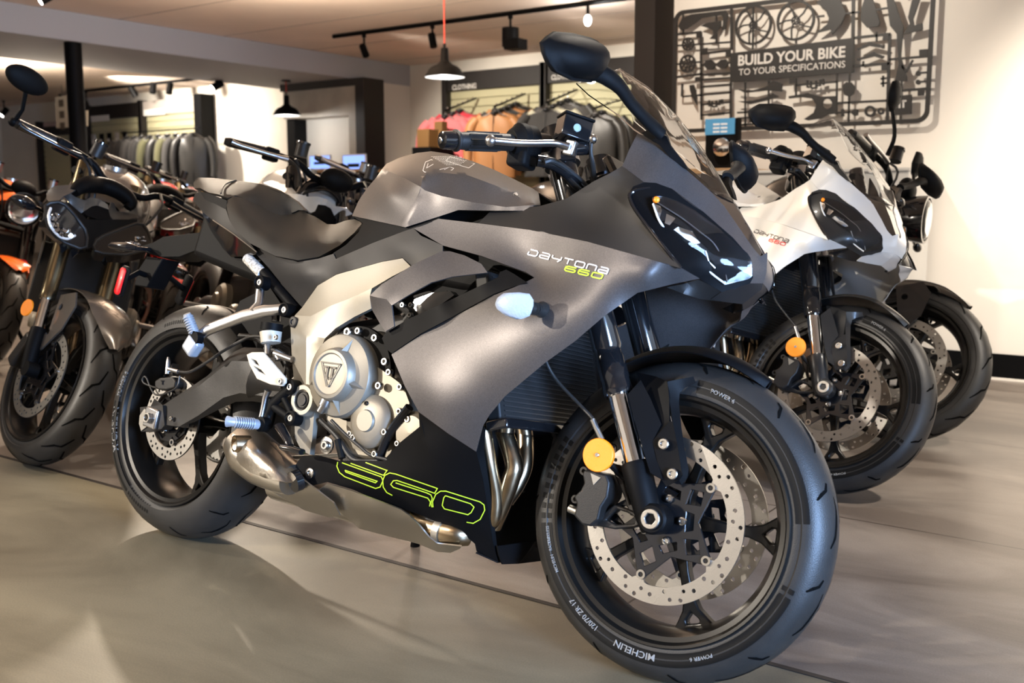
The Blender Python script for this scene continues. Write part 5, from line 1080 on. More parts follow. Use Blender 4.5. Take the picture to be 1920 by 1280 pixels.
# ------------------------------------------------------------------ unfaired motorcycles
def facets(L, sd=1):
    mb = MB()
    for f in L: mb.add([(x, y*sd, z) for x, y, z in f], [tuple(range(len(f))) if sd > 0 else tuple(range(len(f)))[::-1]])
    return mb
def front_face(r, s):
    """twin headlights, fly screen and instrument hood, read from the picture in the machine's steered frame"""
    PULL[0] = 0.24
    def px(name, L, m, **kw): return obj(name, patches(MB(), [(12, o) for o in L], front=True, step=6), m, r, steer=s, wel=True, **{'smooth': 25, 'sol': .004, **kw})
    A = [(365,450,-.185),(400,428,-.175),(470,420,-.155),(520,440,-.135),(600,530,-.085),(680,640,-.035),(697,710,-.022),(690,782,-.020),(640,792,-.035),(520,745,-.085),(440,692,-.125),(392,630,-.160),(366,550,-.182)]
    B = [(745,775,.012),(770,725,.018),(830,690,.040),(950,642,.085),(1090,592,.140),(1150,602,.165),(1185,660,.185),(1212,740,.195),(1180,800,.180),(1000,842,.110),(830,832,.045),(762,812,.018)]
    for nm, P, ring in (('right', A, [(405,470,-.172),(388,530,-.178),(400,600,-.170),(430,650,-.150),(475,695,-.122),(530,715,-.098),(570,705,-.082),(600,688,-.068)]), ('left', B, [(1190,700,.190),(1175,740,.185),(1120,770,.160),(1050,780,.130),(980,765,.105)])):
        h = px('headlight', [P], gloss_black, sol=.05); O = [(x, y, d) for x, y, d in P]; cx, cy = np.mean([q[0] for q in O]), np.mean([q[1] for q in O])
        rim = MB(); tube(rim, PP(12, P+[P[0]], True), .006, 8); obj('lamp_rim', rim, castdark, h)
        rg = MB(); tube(rg, PP(12, ring, True), .0045, 8, smooth=4); obj('light_strip', rg, mat('running_light', (0.75,0.75,0.72), 0.3), h)
        rr_ = random.Random(3); fc = MB()
        for i in range(34):
            t = rr_.random(); k_ = rr_.uniform(.15, .8); q = ring[int(t*(len(ring)-1))]; x, y = q[0]+(cx-q[0])*k_*.7, q[1]+(cy-q[1])*k_*.7; d = q[2]+(np.mean([z[2] for z in P])-q[2])*k_*.7
            box(fc, P1(12, x, y, d, True)+np.array([.004, 0, 0]), (.008,.011,.012), Rx(rr_.uniform(-.6,.6))@Rz(rr_.uniform(-.6,.6)))
        obj('reflector_bowl', fc, chrome, h, smooth=0, kind='stuff')
    px('lamp_bridge', [[(520,400,-.115),(600,470,-.085),(700,560,-.035),(730,650,-.012),(700,700,-.02),(680,640,-.035),(600,530,-.085),(520,440,-.135),(480,405,-.14)], [(700,560,-.035),(830,560,.03),(1100,560,.14),(1090,592,.140),(950,642,.085),(830,690,.040),(770,725,.018),(745,775,.012),(700,800,-.01),(690,782,-.02),(697,710,-.022),(700,700,-.02),(730,650,-.012)]], satin_black)
    px('fly_screen', [[(508,375,-.125),(560,352,-.125),(612,385,-.090),(682,408,-.055),(665,500,-.050),(650,512,-.052),(570,440,-.100)], [(682,408,-.055),(725,385,-.035),(790,395,.000),(862,440,.035),(870,480,.040),(775,448,.000),(735,455,-.020),(665,500,-.050)],
        [(870,480,.040),(890,420,.055),(912,430,.065),(935,490,.085),(1095,522,.165),(1100,540,.165),(920,586,.080),(880,530,.050)]], gunmetal)
    px('screen_intake', [[(665,500,-.048),(735,455,-.018),(775,448,.002),(870,480,.042),(880,530,.052),(890,560,.055),(770,555,.000),(700,530,-.030)]], satin_black)
    db = MB(); tube(db, PP(12, [(590,345,-.10),(640,300,-.08),(700,282,-.05),(790,285,.00),(900,312,.05),(1000,370,.10),(1045,430,.125),(1020,470,.12)], True), [.018,.026,.030,.030,.030,.028,.024,.016], 14, smooth=3); obj('instrument_hood', db, satin_black, r, steer=s)
    px('tank_shroud', [[(370,355,-.16),(400,310,-.16),(450,290,-.15),(600,280,-.10),(618,312,-.10),(560,352,-.12),(508,375,-.13),(480,405,-.14),(400,425,-.16),(375,400,-.165)]], gunmetal)
    PULL[0] = 0.0
def naked(label, pose, paint, lamp='bug', forkm=None, detail=1, bar_mirror=True, fender=None, frame=None, group=None, tankhigh=0.0, rimm=None):
    r = empty('motorcycle', label, 'motorcycle', group=group); r.matrix_world = pose.matrix(); s = pose.d
    forkm = forkm or gloss_black; fender = fender or paint; frame = frame or satin_black
    make_wheel(r, FW, 0.300, 0.116, 0.0555, steer=s, detail=detail, name='front', rough_tread=True)
    make_wheel(r, RW, 0.314, 0.176, 0.076, rb=0.2305, detail=0, name='rear')
    for sd in (-1, 1): brake_disc(r, FW, 0.070*sd, 0.155, 0.123, steer=s, sd=sd, phase=0.4, carrier=True, detail=detail)
    brake_disc(r, RW, -0.085, 0.110, 0.080, carrier=False, detail=0)
    for sd in (-1, 1):
        Lk = lambda t: np.array([WB-0.045, sd*FX, 0.30+0.02])+SA*t
        tl = MB(); tube(tl, [Lk(-0.03), Lk(0.04), Lk(0.10), Lk(0.12)], [0.022, 0.026, 0.027, 0.024], 20); lathe(tl, [(-0.02, 0), (-0.02, 0.026), (0.02, 0.026), (0.02, 0)], (WB-.01, sd*FX, 0.3), n=20); obj('fork_lower', tl, satin_black, r, steer=s)
        obj('fork_stanchion', tube(MB(), [Lk(0.10), Lk(0.235)], 0.0195, 24), chrome, r, steer=s)
        obj('fork_tube', tube(MB(), [Lk(0.225), Lk(0.235), Lk(0.245), Lk(0.30), Lk(0.31), Lk(0.76)], [.026,.028,.0265,.0265,.0285,.0285], 24), forkm, r, steer=s)
        ca = MB(); box(ca, (WB-0.135, sd*0.090, 0.335), (0.05, 0.055, 0.13), Ry(0.35)); obj('brake_caliper', ca, castdark, r, steer=s, bev=0.010, seg=3)
        rf = MB(); lathe(rf, [(0, 0), (0, 0.030), (0.006, 0.030), (0.006, 0)], Lk(0.19)+np.array([-0.04, sd*0.035, -0.02]), ax=(0.15, sd, 0), n=28); obj('reflector', rf, amber, r, steer=s)
    for t in (0.50, 0.72):
        c = np.array([WB-0.045, 0, 0.32])+SA*t; mb = MB(); tube(mb, [c+np.array([0,-0.13,0]), c+np.array([-.02,0,0]), c+np.array([0,0.13,0])], [.030,.034,.030], 12, sq=0.5); obj('triple_clamp', mb, satin_black, r, steer=s)
    rows = []
    for i, a in enumerate(np.linspace(D(38 if lamp == 'bug' else 56), D(118), 18)):
        t = i/17; w = 0.016+0.062*min(1, (t/0.3))**0.7; rows.append([(WB+(0.320-0.012*abs(u)**2)*math.cos(a), u*w, 0.3+(0.320-0.012*abs(u)**2)*math.sin(a)) for u in np.linspace(-1, 1, 11)])
    mg = obj('mudguard', grid(MB(), rows), fender, r, steer=s, sol=0.003, smooth=50)
    for sd in (-1, 1):
        mb = MB(); plate(mb, [(-.085,.565),(.005,.600),(.045,.560),(.030,.470),(-.035,.375),(-.075,.345),(-.080,.380),(-.050,.450)], [circle(-.045,.53,.012,12), circle(-.050,.435,.012,12)], lambda u, v, w_: (WB+u, sd*(0.084+w_), v), .006); obj('mudguard_leg', mb, fender, mg, smooth=0)
    # handlebar
    bz, bx = 1.035, 1.175
    bar = [(bx-.06,-.375,bz-.005),(bx-.03,-.26,bz),(bx+.02,-.14,bz-.01),(bx+.035,-.07,bz-.045),(bx+.035,.07,bz-.045),(bx+.02,.14,bz-.01),(bx-.03,.26,bz),(bx-.06,.375,bz-.005)]
    obj('handlebar', tube(MB(), bar, .0125, 16, smooth=4), satin_black, r, steer=s)
    for sd in (-1, 1):
        a, b = np.array([bx-.062, sd*.385, bz-.005]), np.array([bx-.032, sd*.262, bz]); obj('hand_grip', tube(MB(), [a, a+(b-a)*.05, b-(b-a)*.05, b], [.018,.0175,.0172,.019], 20), rubber, r, steer=s)
        obj('bar_end', tube(MB(), [a+(a-b)*.15, a], [.013,.018], 16), gloss_black, r, steer=s)
        mb = MB(); box(mb, b+(b-a)*.22+np.array([0,0,-.006]), (.045,.055,.05)); obj('switch_housing', mb, plastic, r, steer=s, bev=.008)
        lv = tube(MB(), [(bx+.035, sd*.19, bz-.01), (bx+.03, sd*.24, bz-.012), (bx+.0, sd*.36, bz-.012), (bx-.01, sd*.395, bz-.008)], [.011,.008,.0075,.010], 12, smooth=3); obj('brake_lever' if sd < 0 else 'clutch_lever', lv, gloss_black if lamp == 'bug' else alu, r, steer=s)
        if sd < 0 or lamp != 'bug':
            mb = MB(); tube(mb, [(bx+.05, sd*.15, bz+.012), (bx+.05, sd*.15, bz+.06)], .024, 20); obj('brake_reservoir', mb, castdark, r, steer=s); obj('reservoir_lid', tube(MB(), [(bx+.05, sd*.15, bz+.06), (bx+.05, sd*.15, bz+.068)], .027, 20), gloss_black, r, steer=s)
        if bar_mirror == 'none': pass
        elif bar_mirror:
            p0 = a+(a-b)*.12; st = [p0, p0+np.array([.02,0,.05]), p0+np.array([.03,.02*sd,.11])]
            lathe_m = MB(); ball(lathe_m, p0, .017, 16); tube(lathe_m, st, [.010,.007,.008], 12); mr = obj('mirror', lathe_m, satin_black, r, steer=s)
            hc = p0+np.array([.035, .035*sd, .145]); hm = MB(); ball(hm, hc, (.022,.075,.042), 24); obj('mirror_head', hm, plastic, mr)
        else:
            st = [(bx+.03, sd*.20, bz+.01), (bx+.045, sd*.23, bz+.08), (bx+.02, sd*.27, bz+.17)]; m_ = MB(); tube(m_, st, [.009,.008,.007], 12, smooth=4); mr = obj('mirror', m_, satin_black, r, steer=s)
            O = [(.0,-.055,-.02),(.0,-.035,.045),(.0,.01,.065),(.0,.055,.035),(.0,.06,-.02),(.0,.03,-.05),(.0,-.02,-.055)]; c = np.array([bx+.015, sd*.285, bz+.215])
            rows = [[c+np.array([t, q[1]*k_*sd, q[2]*k_]) for q in O+[O[0]]] for t, k_ in ((-.004,.96),(0,1.0),(.012,.9),(.024,.55),(.028,.1))]
            mbx = grid(MB(), rows); hd_ = obj('mirror_head', mbx, plastic, mr, smooth=50); g = MB(); g.add([c+np.array([-.005, q[1]*.92*sd, q[2]*.92]) for q in O], [tuple(range(len(O)))]); obj('mirror_glass', g, chrome, mr, smooth=0)
    # lamps
    if lamp == 'bug':
        front_face(r, s)
        for sd in (-1, 1):
            mb = MB(); tube(mb, [(1.27, sd*.20, .80), (1.27, sd*.28, .80)], .007, 12); ball(mb, (1.275, sd*.315, .80), (.022,.045,.022), 16); obj('indicator', mb, gloss_black, r, steer=s)
    else:
        mb = MB(); lathe(mb, [(-.13,.03),(-.12,.065),(-.05,.088),(0,.094),(.004,.094),(.004,.084),(-.01,.080),(-.01,0)], (1.36,0,.885), ax=(1,0,0.05), n=40); h = obj('headlight', mb, gloss_black, r, steer=s)
        mb = MB(); lathe(mb, [(0,.082),(.008,.07),(.014,.04),(.016,0)], (1.36,0,.885), ax=(1,0,.05), n=32); obj('headlight_lens', mb, lens, h, smooth=60)
        mb = MB(); lathe(mb, [(.003,.080),(-.03,.06),(-.045,.03),(-.05,0)], (1.355,0,.885), ax=(1,0,.05), n=32); obj('reflector_bowl', mb, chrome, h, smooth=50)
        mb = MB(); ball(mb, (1.26,0,1.00), (.035,.07,.045), 20); obj('instrument_hood', mb, satin_black, r, steer=s)
        for sd in (-1, 1):
            mb = MB(); tube(mb, [(1.30, sd*.11, .85), (1.30, sd*.19, .85)], .007, 12); ball(mb, (1.305, sd*.215, .85), (.018,.032,.018), 14); obj('indicator', mb, gloss_black, r, steer=s)
    # body
    def loft2(name, st, m, k=3, **kw): return obj(name, loft(MB(), st, k=k), m, r, smooth=50, **kw)
    th = tankhigh
    tk = loft2('fuel_tank', [(.58,.86,.07,.80,.76),(.62,.945+th,.10,.84,.78),(.72,1.02+th,.135,.90,.80),(.86,1.045+th,.150,.92,.81),(1.0,1.03+th,.150,.90,.80),(1.10,.975+th,.12,.88,.80),(1.14,.92,.09,.86,.81)], paint)
    obj('filler_cap', tube(MB(), [(.93,0,1.035+th),(.93,0,1.052+th)], .045, 28), alu, tk)
    loft2('rider_seat', [(.12,.865,.10,.84,.80),(.22,.840,.13,.80,.77),(.38,.825,.135,.79,.755),(.52,.85,.10,.81,.77),(.62,.875,.06,.84,.78)], vinyl)
    loft2('passenger_seat', [(-.17,.955,.06,.94,.91),(-.10,.960,.10,.935,.90),(.05,.93,.11,.90,.86),(.15,.885,.10,.86,.82)], vinyl)
    loft2('tail_panel', [(-.25,.92,.03,.91,.89),(-.18,.925,.08,.90,.86),(.0,.895,.11,.85,.80),(.2,.82,.12,.77,.70),(.38,.77,.10,.72,.64)], paint)
    mb = MB(); tube(mb, [(-.20,0,.88),(-.34,0,.74),(-.40,0,.62)], [.04,.03,.02], 10, sq=.6); pl = obj('plate_hanger', mb, plastic, r); mb = MB(); box(mb, (-.40,0,.62), (.01,.16,.12), Ry(.4)); obj('reflector', mb, plastic, pl, bev=.01)
    mb = MB(); box(mb, (-.25,0,.90), (.02,.08,.03)); obj('tail_lamp', mb, redlens, r, bev=.005)
    for sd in (-1, 1):
        obj('frame_spar', tube(MB(), [(1.13,sd*.06,.86),(.95,sd*.14,.78),(.72,sd*.15,.66),(.58,sd*.14,.50),(.56,sd*.13,.34)], [.04,.035,.035,.04,.03], 12, sq=.6, up=(0,1,0), smooth=3), frame, r)
        obj('swinging_arm', tube(MB(), [(.58,sd*.10,.40),(.30,sd*.12,.41),(0,sd*.115,.314),(-.03,sd*.115,.31)], [.045,.04,.030,.02], 12, sq=.6, up=(0,1,0), smooth=3), castdark, r)
        mb = MB(); tube(mb, [(.42,sd*.13,.40),(.42,sd*.25,.40)], .011, 12); obj('footrest', mb, alu, r)
        facs = [[(1.16,.165,.86),(1.20,.15,.74),(1.10,.175,.60),(1.02,.165,.66),(1.0,.16,.80)]]
        obj('radiator_cowl', facets(facs, sd), fender if lamp == 'bug' else satin_black, r, sol=.006)
    mb = MB(); box(mb, (.82,0,.45), (.34,.28,.26), Ry(-.1)); eg = obj('engine', mb, castdark, r, bev=.03, seg=3)
    mb = MB(); box(mb, (.90,0,.64), (.22,.26,.18), Ry(-.35)); obj('cylinder_head', mb, castdark, r, bev=.02)
    for (x, z, rr, sd) in ((.68,.44,.085,-1), (.90,.40,.055,-1), (.86,.44,.08,1)):
        mb = MB(); lathe(mb, [(0,rr),(.03,rr),(.045,rr*.85),(.05,rr*.5),(.06,rr*.45),(.06,0)], (x, sd*.135, z), ax=(0,sd,0), n=32); obj('engine_cover', mb, engcase, eg)
    mb = MB(); box(mb, (1.13,0,.60), (.03,.34,.26), Ry(-.28)); obj('radiator', mb, mat('radiator_core', (0.012,0.012,0.012), 0.6), r, bev=.006)
    for y in (-.08, 0, .08): obj('header_pipe', tube(MB(), [(1.02,y,.58),(1.12,y,.48),(1.10,y,.34),(1.0,y*.7,.22),(.8,y*.3,.19)], .018, 12, smooth=4), bronze, r)
    mb = MB(); tube(mb, [(.8,-.02,.20),(.5,-.06,.20),(.42,-.14,.24),(.18,-.17,.30)], [.05,.07,.055,.045], 16, smooth=4); obj('silencer', mb, titan, r)
    for pts in ([(bx+.03,-.16,bz),(1.20,-.10,.98),(1.20,-.06,.85),(1.17,-.05,.72)], [(bx+.03,.14,bz),(1.29,.12,.98),(1.30,.06,.82)], [(bx+.0,-.2,bz),(1.25,-.16,1.0),(1.2,-.09,.90)]): obj('cable', tube(MB(), pts, .005, 8, smooth=4), rubber, r, steer=s)
    obj('side_stand', tube(MB(), [(.62,.15,.28),(.56,.28,.10),(.55,.30,-.02*0-.06)], [.014,.012,.016], 12), satin_black, r)
    return r
forkgold = mat('bronze_fork', (0.17, 0.135, 0.08), 0.25, 0.9)
streetgrey = mat('warm_grey_gloss', (0.16, 0.14, 0.12), 0.25, 0.5, coat=0.6)
LEFTP = place(-2.1668, 1.1382, -0.7115, 0.2455, 0.6146); CUR[0] = LEFTP
left_bike = naked('grey naked motorcycle with twin headlights and bar-end mirrors, at the left behind the front bike', LEFTP, streetgrey, forkm=forkgold)
CUR[0] = MAIN
right_bike = naked('black naked motorcycle with round headlight, furthest right beside the white wall', place(-0.156, 2.568, -0.2485, 0.3251, 0.3164), mat('black_gloss_paint', (0.01,0.01,0.011), 0.15, coat=0.8), lamp='round', bar_mirror=False)
for sd in (-1, 1):
    q = np.array([WB-0.045, sd*FX, 0.32])+SA*.30; obj('fork_ring', tube(MB(), [q, q+SA*.014], .0292, 24), mat('red_ring', (0.6,0.02,0.03), .3), right_bike, steer=0.3164, label='red ring on the fork')
offwhite = mat('white_gloss_paint', (0.68, 0.68, 0.66), 0.2, coat=0.8); redpaint = mat('red_gloss_paint', (0.50, 0.012, 0.012), 0.2, coat=0.8); orangepaint = mat('orange_gloss_paint', (0.80, 0.13, 0.015), 0.2, coat=0.8)
mid_bike = copy_machine(right_bike, place(-1.83, 1.47, -0.42, 0.24, 0.10), 'white naked motorcycle seen over the front bike seat', {'black_gloss_paint': offwhite}, drop=('mirror', 'headlight'))
MIDP = place(-1.83, 1.47, -0.42, 0.24, 0.10)
CUR[0] = MIDP
def midpart(name, L, m, **kw): return obj(name, patches(MB(), [(13, o) for o in L], front=True, step=7), m, mid_bike, steer=MIDP.d, wel=True, **{'smooth': 25, 'sol': .004, **kw})
midpart('fly_screen', [[(560,862,-.16),(650,868,-.14),(700,884,-.10),(765,882,-.04),(832,905,0),(820,942,.0),(770,935,-.02),(750,980,-.05),(720,992,-.08),(690,962,-.11),(620,905,-.15)], [(832,905,0),(890,950,.06),(960,962,.12),(1000,1000,.17),(890,1036,.10),(868,1015,.07),(850,962,.03),(820,942,0)]], offwhite)
midpart('screen_intake', [[(770,935,-.018),(820,942,.002),(850,962,.03),(885,1038,.09),(840,1062,.05),(780,1052,0),(715,1000,-.07),(750,980,-.045)]], satin_black)
hd_ = MB(); tube(hd_, PP(13, [(640,872,-.13),(680,830,-.10),(750,806,-.05),(830,820,.02),(890,870,.07),(915,930,.10)], True), [.012,.022,.028,.028,.022,.012], 14, smooth=3); obj('instrument_hood', hd_, gloss_black, mid_bike, steer=MIDP.d)
midpart('tank_panel', [[(405,792,-.14),(470,770,-.12),(560,788,-.10),(602,832,-.12),(640,872,-.14),(560,862,-.16),(500,832,-.16)]], offwhite)
CUR[0] = MAIN
copy_machine(left_bike, place(-3.9, 2.35, -0.5, 0.25, 0.35), 'red naked motorcycle behind the grey twin-headlight one', {'warm_grey_gloss': redpaint, 'gunmetal_paint': redpaint}, drop=('mirror',))
copy_machine(right_bike, place(-4.57, 1.71, -0.40, 0.25, 0.2), 'orange naked motorcycle at the far left edge', {'black_gloss_paint': orangepaint, 'cast_dark': steel}, drop=('mirror',))
copy_machine(right_bike, place(-3.1, 3.1, -0.45, 0.25, 0.3), 'black and silver motorcycle in the back row, behind the seat of the front bike', {'cast_dark': mat('pale_casting', (0.30,0.28,0.24), .4, .6)}, drop=('mirror',))
copy_machine(left_bike, place(-5.4, 3.6, -0.45, 0.25, 0.3), 'red motorcycle in the back row beside the hanging jackets', {'warm_grey_gloss': redpaint}, drop=('mirror',))
copy_machine(right_bike, place(-2.6, 4.5, -0.35, 0.25, 0.2), 'dark motorcycle in the back row behind the grey fuel tank', {}, drop=('mirror',))
# ------------------------------------------------------------------ cut-out wall sign: a giant model-kit frame
CROPS[11] = (1220, 0, 3.3103)
signblack = mat('sign_black', (0.016, 0.014, 0.013), 0.5)
SY = 3.868
def sp(x, y): q = cv(11, [(x, y)])[0]; p = on_y(q[0], q[1], SY); return (p[0], p[2])
sign = empty('wall_sign', 'large black cut-out wall sign shaped like a model kit frame, reading BUILD YOUR BIKE', 'sign', (0.2, SY, 1.3))
wf = lambda u, v, w_: (u-0.2, -w_, v-1.3)
def spart(name, outer, holes=(), th=0.012, m=signblack, raw=False, **kw):
    mb = MB(); plate(mb, outer if raw else [sp(*p) for p in outer], [h if raw else [sp(*p) for p in h] for h in holes], wf, th); return obj(name, mb, m, sign, smooth=0, **kw)
def rrect(x0, z0, x1, z1, r, n=8):
    out = []
    for cx, cz, a in ((x1-r, z0+r, -90), (x1-r, z1-r, 0), (x0+r, z1-r, 90), (x0+r, z0+r, 180)):
        for k in range(n+1): t = math.radians(a+90*k/n); out.append((cx+r*math.cos(t), cz+r*math.sin(t)))
    return out
x0, x1 = sp(142, 400)[0], sp(1748, 400)[0]; z1, z0 = sp(400, 42)[1], sp(1100, 788)[1]
spart('sprue_frame', rrect(x0, z0, x1, z1, 0.06), [rrect(x0+.022, z0+.022, x1-.022, z1-.022, 0.042)], raw=True)
def sbar(x0, y0, x1, y1, w=0.010):
    P = [sp(x0, y0), sp(x1, y1)]; v, F = ribbon2d(P, w); mb = MB(); V = [wf(a, b, 0.002) for a, b in v]+[wf(a, b, 0.010) for a, b in v]
    mb.add(V, [(0,1,3,2), (4,6,7,5), (0,4,5,1), (2,3,7,6), (0,2,6,4), (1,5,7,3)]); obj('sprue_runner', mb, signblack, sign, smooth=0)
for b in ((505,35,505,312,.016),(500,510,500,800,.014),(1262,-60,1255,450,.018),(315,200,318,745,.013),(1487,212,1470,765,.016),(1160,455,1155,712),(1238,450,1230,770),(905,250,905,272),(905,515,905,600),(640,15,637,305),(590,510,590,800),(735,500,735,800),(620,700,620,762),
          (155,215,318,200,.013),(155,480,318,460,.013),(200,600,500,575),(318,275,500,262),(318,335,500,312,.013),(318,465,500,455,.013),(318,495,495,483),(318,540,495,525),(1262,237,1490,212,.014),(1262,412,1485,395,.013),(1165,640,1470,625,.012),(1480,570,1722,550,.013),(1485,370,1725,350,.012),
          (1215,85,1300,75),(1400,62,1480,50),(1030,105,1080,100),(545,775,720,765),(540,700,720,690),(540,735,620,730),(160,285,310,275),(160,400,310,385),(320,405,495,392),(905,530,1160,508),(318,650,495,635),(318,715,495,700),(1405,200,1405,260),(1322,380,1322,412),(1560,500,1560,600),(1555,715,1552,765),(1165,700,1290,695),(1660,455,1722,450),(1660,510,1722,505),(205,70,205,215),(410,90,412,265),(1560,-60,1560,-30),(1430,520,1470,515),(1430,490,1470,485),(1445,470,1445,540)): sbar(*b)
for p in (((498,332),(1264,235),(1256,450),(498,512)), ((1670,310),(1722,305),(1722,350),(1670,353)), ((1660,560),(1700,556),(1700,593),(1660,596)), ((1435,405),(1470,402),(1470,435),(1435,437)), ((1445,215),(1482,212),(1482,248),(1445,250)), ((865,488),(908,484),(908,516),(865,520)), ((280,480),(318,477),(318,503),(280,506)), ((288,202),(318,200),(318,235),(288,237)), ((320,302),(355,298),(355,328),(320,331)), ((470,322),(500,318),(500,352),(470,355))):
    spart('sign_banner' if p[0] == (498,332) else 'part_tag', p)
for cx, cy, r in ((640, 157, 0), (903, 128, 1)):
    c = sp(cx, cy); R = abs(sp(cx, cy-(124 if r == 0 else 126))[1]-c[1])
    ring = MB(); plate(ring, circle(c[0], c[1], R, 48), [circle(c[0], c[1], R*.88, 48)], wf, .014); w_ = obj('wheel_cutout', ring, signblack, sign, smooth=0)
    hb = MB(); plate(hb, circle(c[0], c[1], R*.22, 24), [circle(c[0]+R*.13*math.cos(k*1.2566), c[1]+R*.13*math.sin(k*1.2566), R*.045, 10) for k in range(5)]+[circle(c[0], c[1], R*.06, 12)], wf, .014); obj('hub_cutout', hb, signblack, w_, smooth=0)
    for k in range(5):
        a = k*1.2566+.5; v, F = ribbon2d([(c[0]+R*.2*math.cos(a), c[1]+R*.2*math.sin(a)), (c[0]+R*.5*math.cos(a+.1), c[1]+R*.5*math.sin(a+.1)), (c[0]+R*.9*math.cos(a+.28), c[1]+R*.9*math.sin(a+.28))], R*.07)
        mb = MB(); mb.add([wf(p, q, .012) for p, q in v], F); obj('spoke_cutout', mb, signblack, w_, smooth=0, sol=.01, fix=False)
for cx, cy, rr in ((235,275,42), (232,396,57)):
    c = sp(cx, cy); R = abs(sp(cx, cy-rr)[1]-c[1]); hs = [circle(c[0]+R*.66*math.cos(k*.785), c[1]+R*.66*math.sin(k*.785), R*.17, 8) for k in range(8)]+[circle(c[0]+R*.30*math.cos(k*1.2566), c[1]+R*.30*math.sin(k*1.2566), R*.12, 6) for k in range(5)]
    mb = MB(); plate(mb, circle(c[0], c[1], R, 28), hs, wf, .012); obj('disc_cutout', mb, signblack, sign, smooth=0)
for p in ([(175,165),(200,115),(255,90),(470,65),(484,85),(470,180),(448,192),(455,112),(440,95),(320,115),(230,180),(190,188)], [(315,162),(350,145),(442,130),(440,165),(415,200),(410,245),(370,242),(395,215),(390,190),(360,175)],
          [(1030,15),(1090,-20),(1180,0),(1216,85),(1185,150),(1130,216),(1120,185),(1030,207),(1100,150),(1110,115),(1090,65)], [(1335,-20),(1380,-10),(1425,140),(1415,165),(1345,172),(1308,130),(1310,60)],
          [(1465,-20),(1505,-20),(1572,170),(1556,350),(1592,480),(1592,506),(1520,506),(1542,400),(1530,212),(1488,160)], [(1630,-20),(1682,-20),(1632,120),(1640,160),(1690,143),(1692,187),(1570,216),(1612,150),(1600,110)],
          [(545,555),(640,560),(720,540),(762,500),(822,522),(815,568),(730,562),(590,577)], [(545,630),(640,625),(720,603),(762,580),(800,600),(720,625),(620,648)],
          [(1283,305),(1360,260),(1456,284),(1440,300),(1360,287),(1290,312)], [(1283,368),(1390,325),(1456,350),(1440,366),(1390,352),(1290,376)], [(245,530),(270,525),(285,560),(290,652),(262,600),(248,560)],
          [(330,405),(345,378),(380,370),(410,398),(440,372),(470,368),(488,395),(470,425),(440,428),(410,408),(390,430),(355,432)], [(1600,440),(1635,375),(1625,370),(1590,430),(1560,400),(1560,420),(1590,452)],
          [(1196,530),(1215,510),(1250,512),(1272,540),(1265,580),(1235,602),(1205,590),(1195,560)], [(1185,680),(1200,676),(1205,722),(1188,725)], [(1250,690),(1270,676),(1290,680),(1290,715),(1268,720),(1250,705)], [(195,520),(205,519),(200,600),(192,600)]):
    spart('part_cutout', p)
spart('swingarm_cutout', [(860,598),(980,578),(1060,600),(1160,596),(1158,705),(1105,712),(1060,735),(980,748),(955,740),(1015,700),(1032,650),(1005,612),(940,604),(862,612)], [[(1100+30*math.cos(a), 645+32*math.sin(a)) for a in np.arange(14)*.4488]])
for cx, cy, a, b in ((1365,692,36,20), (1432,690,22,8), (1663,457,16,0), (1663,511,16,0)):
    spart('bearing_cutout', [(cx+a*math.cos(t), cy+a*math.sin(t)) for t in np.arange(16)*.3927], [[(cx+b*math.cos(t), cy+b*math.sin(t)) for t in np.arange(10)*.628]] if b else ())
for ox, oy, s_ in ((958, 498, 1.0), (352, 622, .82)):
    spart('crank_cutout', [(ox+s_*a, oy+s_*b) for a, b in ((0,20),(12,18),(12,0),(22,0),(22,38),(34,36),(34,8),(44,6),(44,44),(66,42),(66,6),(76,4),(78,30),(92,28),(92,-2),(120,-8),(124,30),(112,32),(108,8),(102,10),(102,36),(78,40),(78,52),(44,56),(34,46),(22,50),(12,46),(12,30),(0,32))])
spart('spring_cutout', [(360,705),(455,695),(460,712),(362,722)]); 
sq = spart('badge_plate', [(1500,598),(1624,588),(1622,708),(1500,718)])
mb = MB(); 
for L in ([(1530,632),(1556,630)], [(1549,632),(1549,672)], [(1566,629),(1592,627)], [(1573,629),(1573,670)]): v, F = ribbon2d([sp(*p) for p in L], .009); mb.add([wf(a, b, .0135) for a, b in v], F)
obj('emblem', mb, mat('sign_silver', (0.6,0.58,0.55), 0.4), sq, smooth=0, fix=False)
ltx = mat('sign_letter', (0.62, 0.59, 0.55), 0.6)
for s, a, b, h, bold in (('BUILD YOUR BIKE', (548,412), (1212,350), 63, .028), ('TO YOUR SPECIFICATIONS', (552,474), (1212,414), 40, .006)):
    pa, pb = sp(*a), sp(*b); v, F = text_mesh(s, bold); V = np.array(v); w0, w1 = V[:, 0].min(), V[:, 0].max(); hz = abs(sp(a[0]+300, a[1]-28-h)[1]-sp(a[0]+300, a[1]-28)[1])
    mb = MB(); ex = (pb[0]-pa[0])/(w1-w0); zz = (pa[1]+pb[1])/2; mb.add([wf(pa[0]+(x-w0)*ex, zz+y*hz/.69, .0135) for x, y in v], F); bn = [c for c in kids(sign) if c.name.startswith('sign_banner')][0]; obj('lettering', mb, ltx, bn, smooth=0, fix=False, label='pale lettering: '+s)
    for i in range(len(s)):
        if s[i] != ' ' and s[i] in 'BUDOAPR' and bold > .02:
            pass
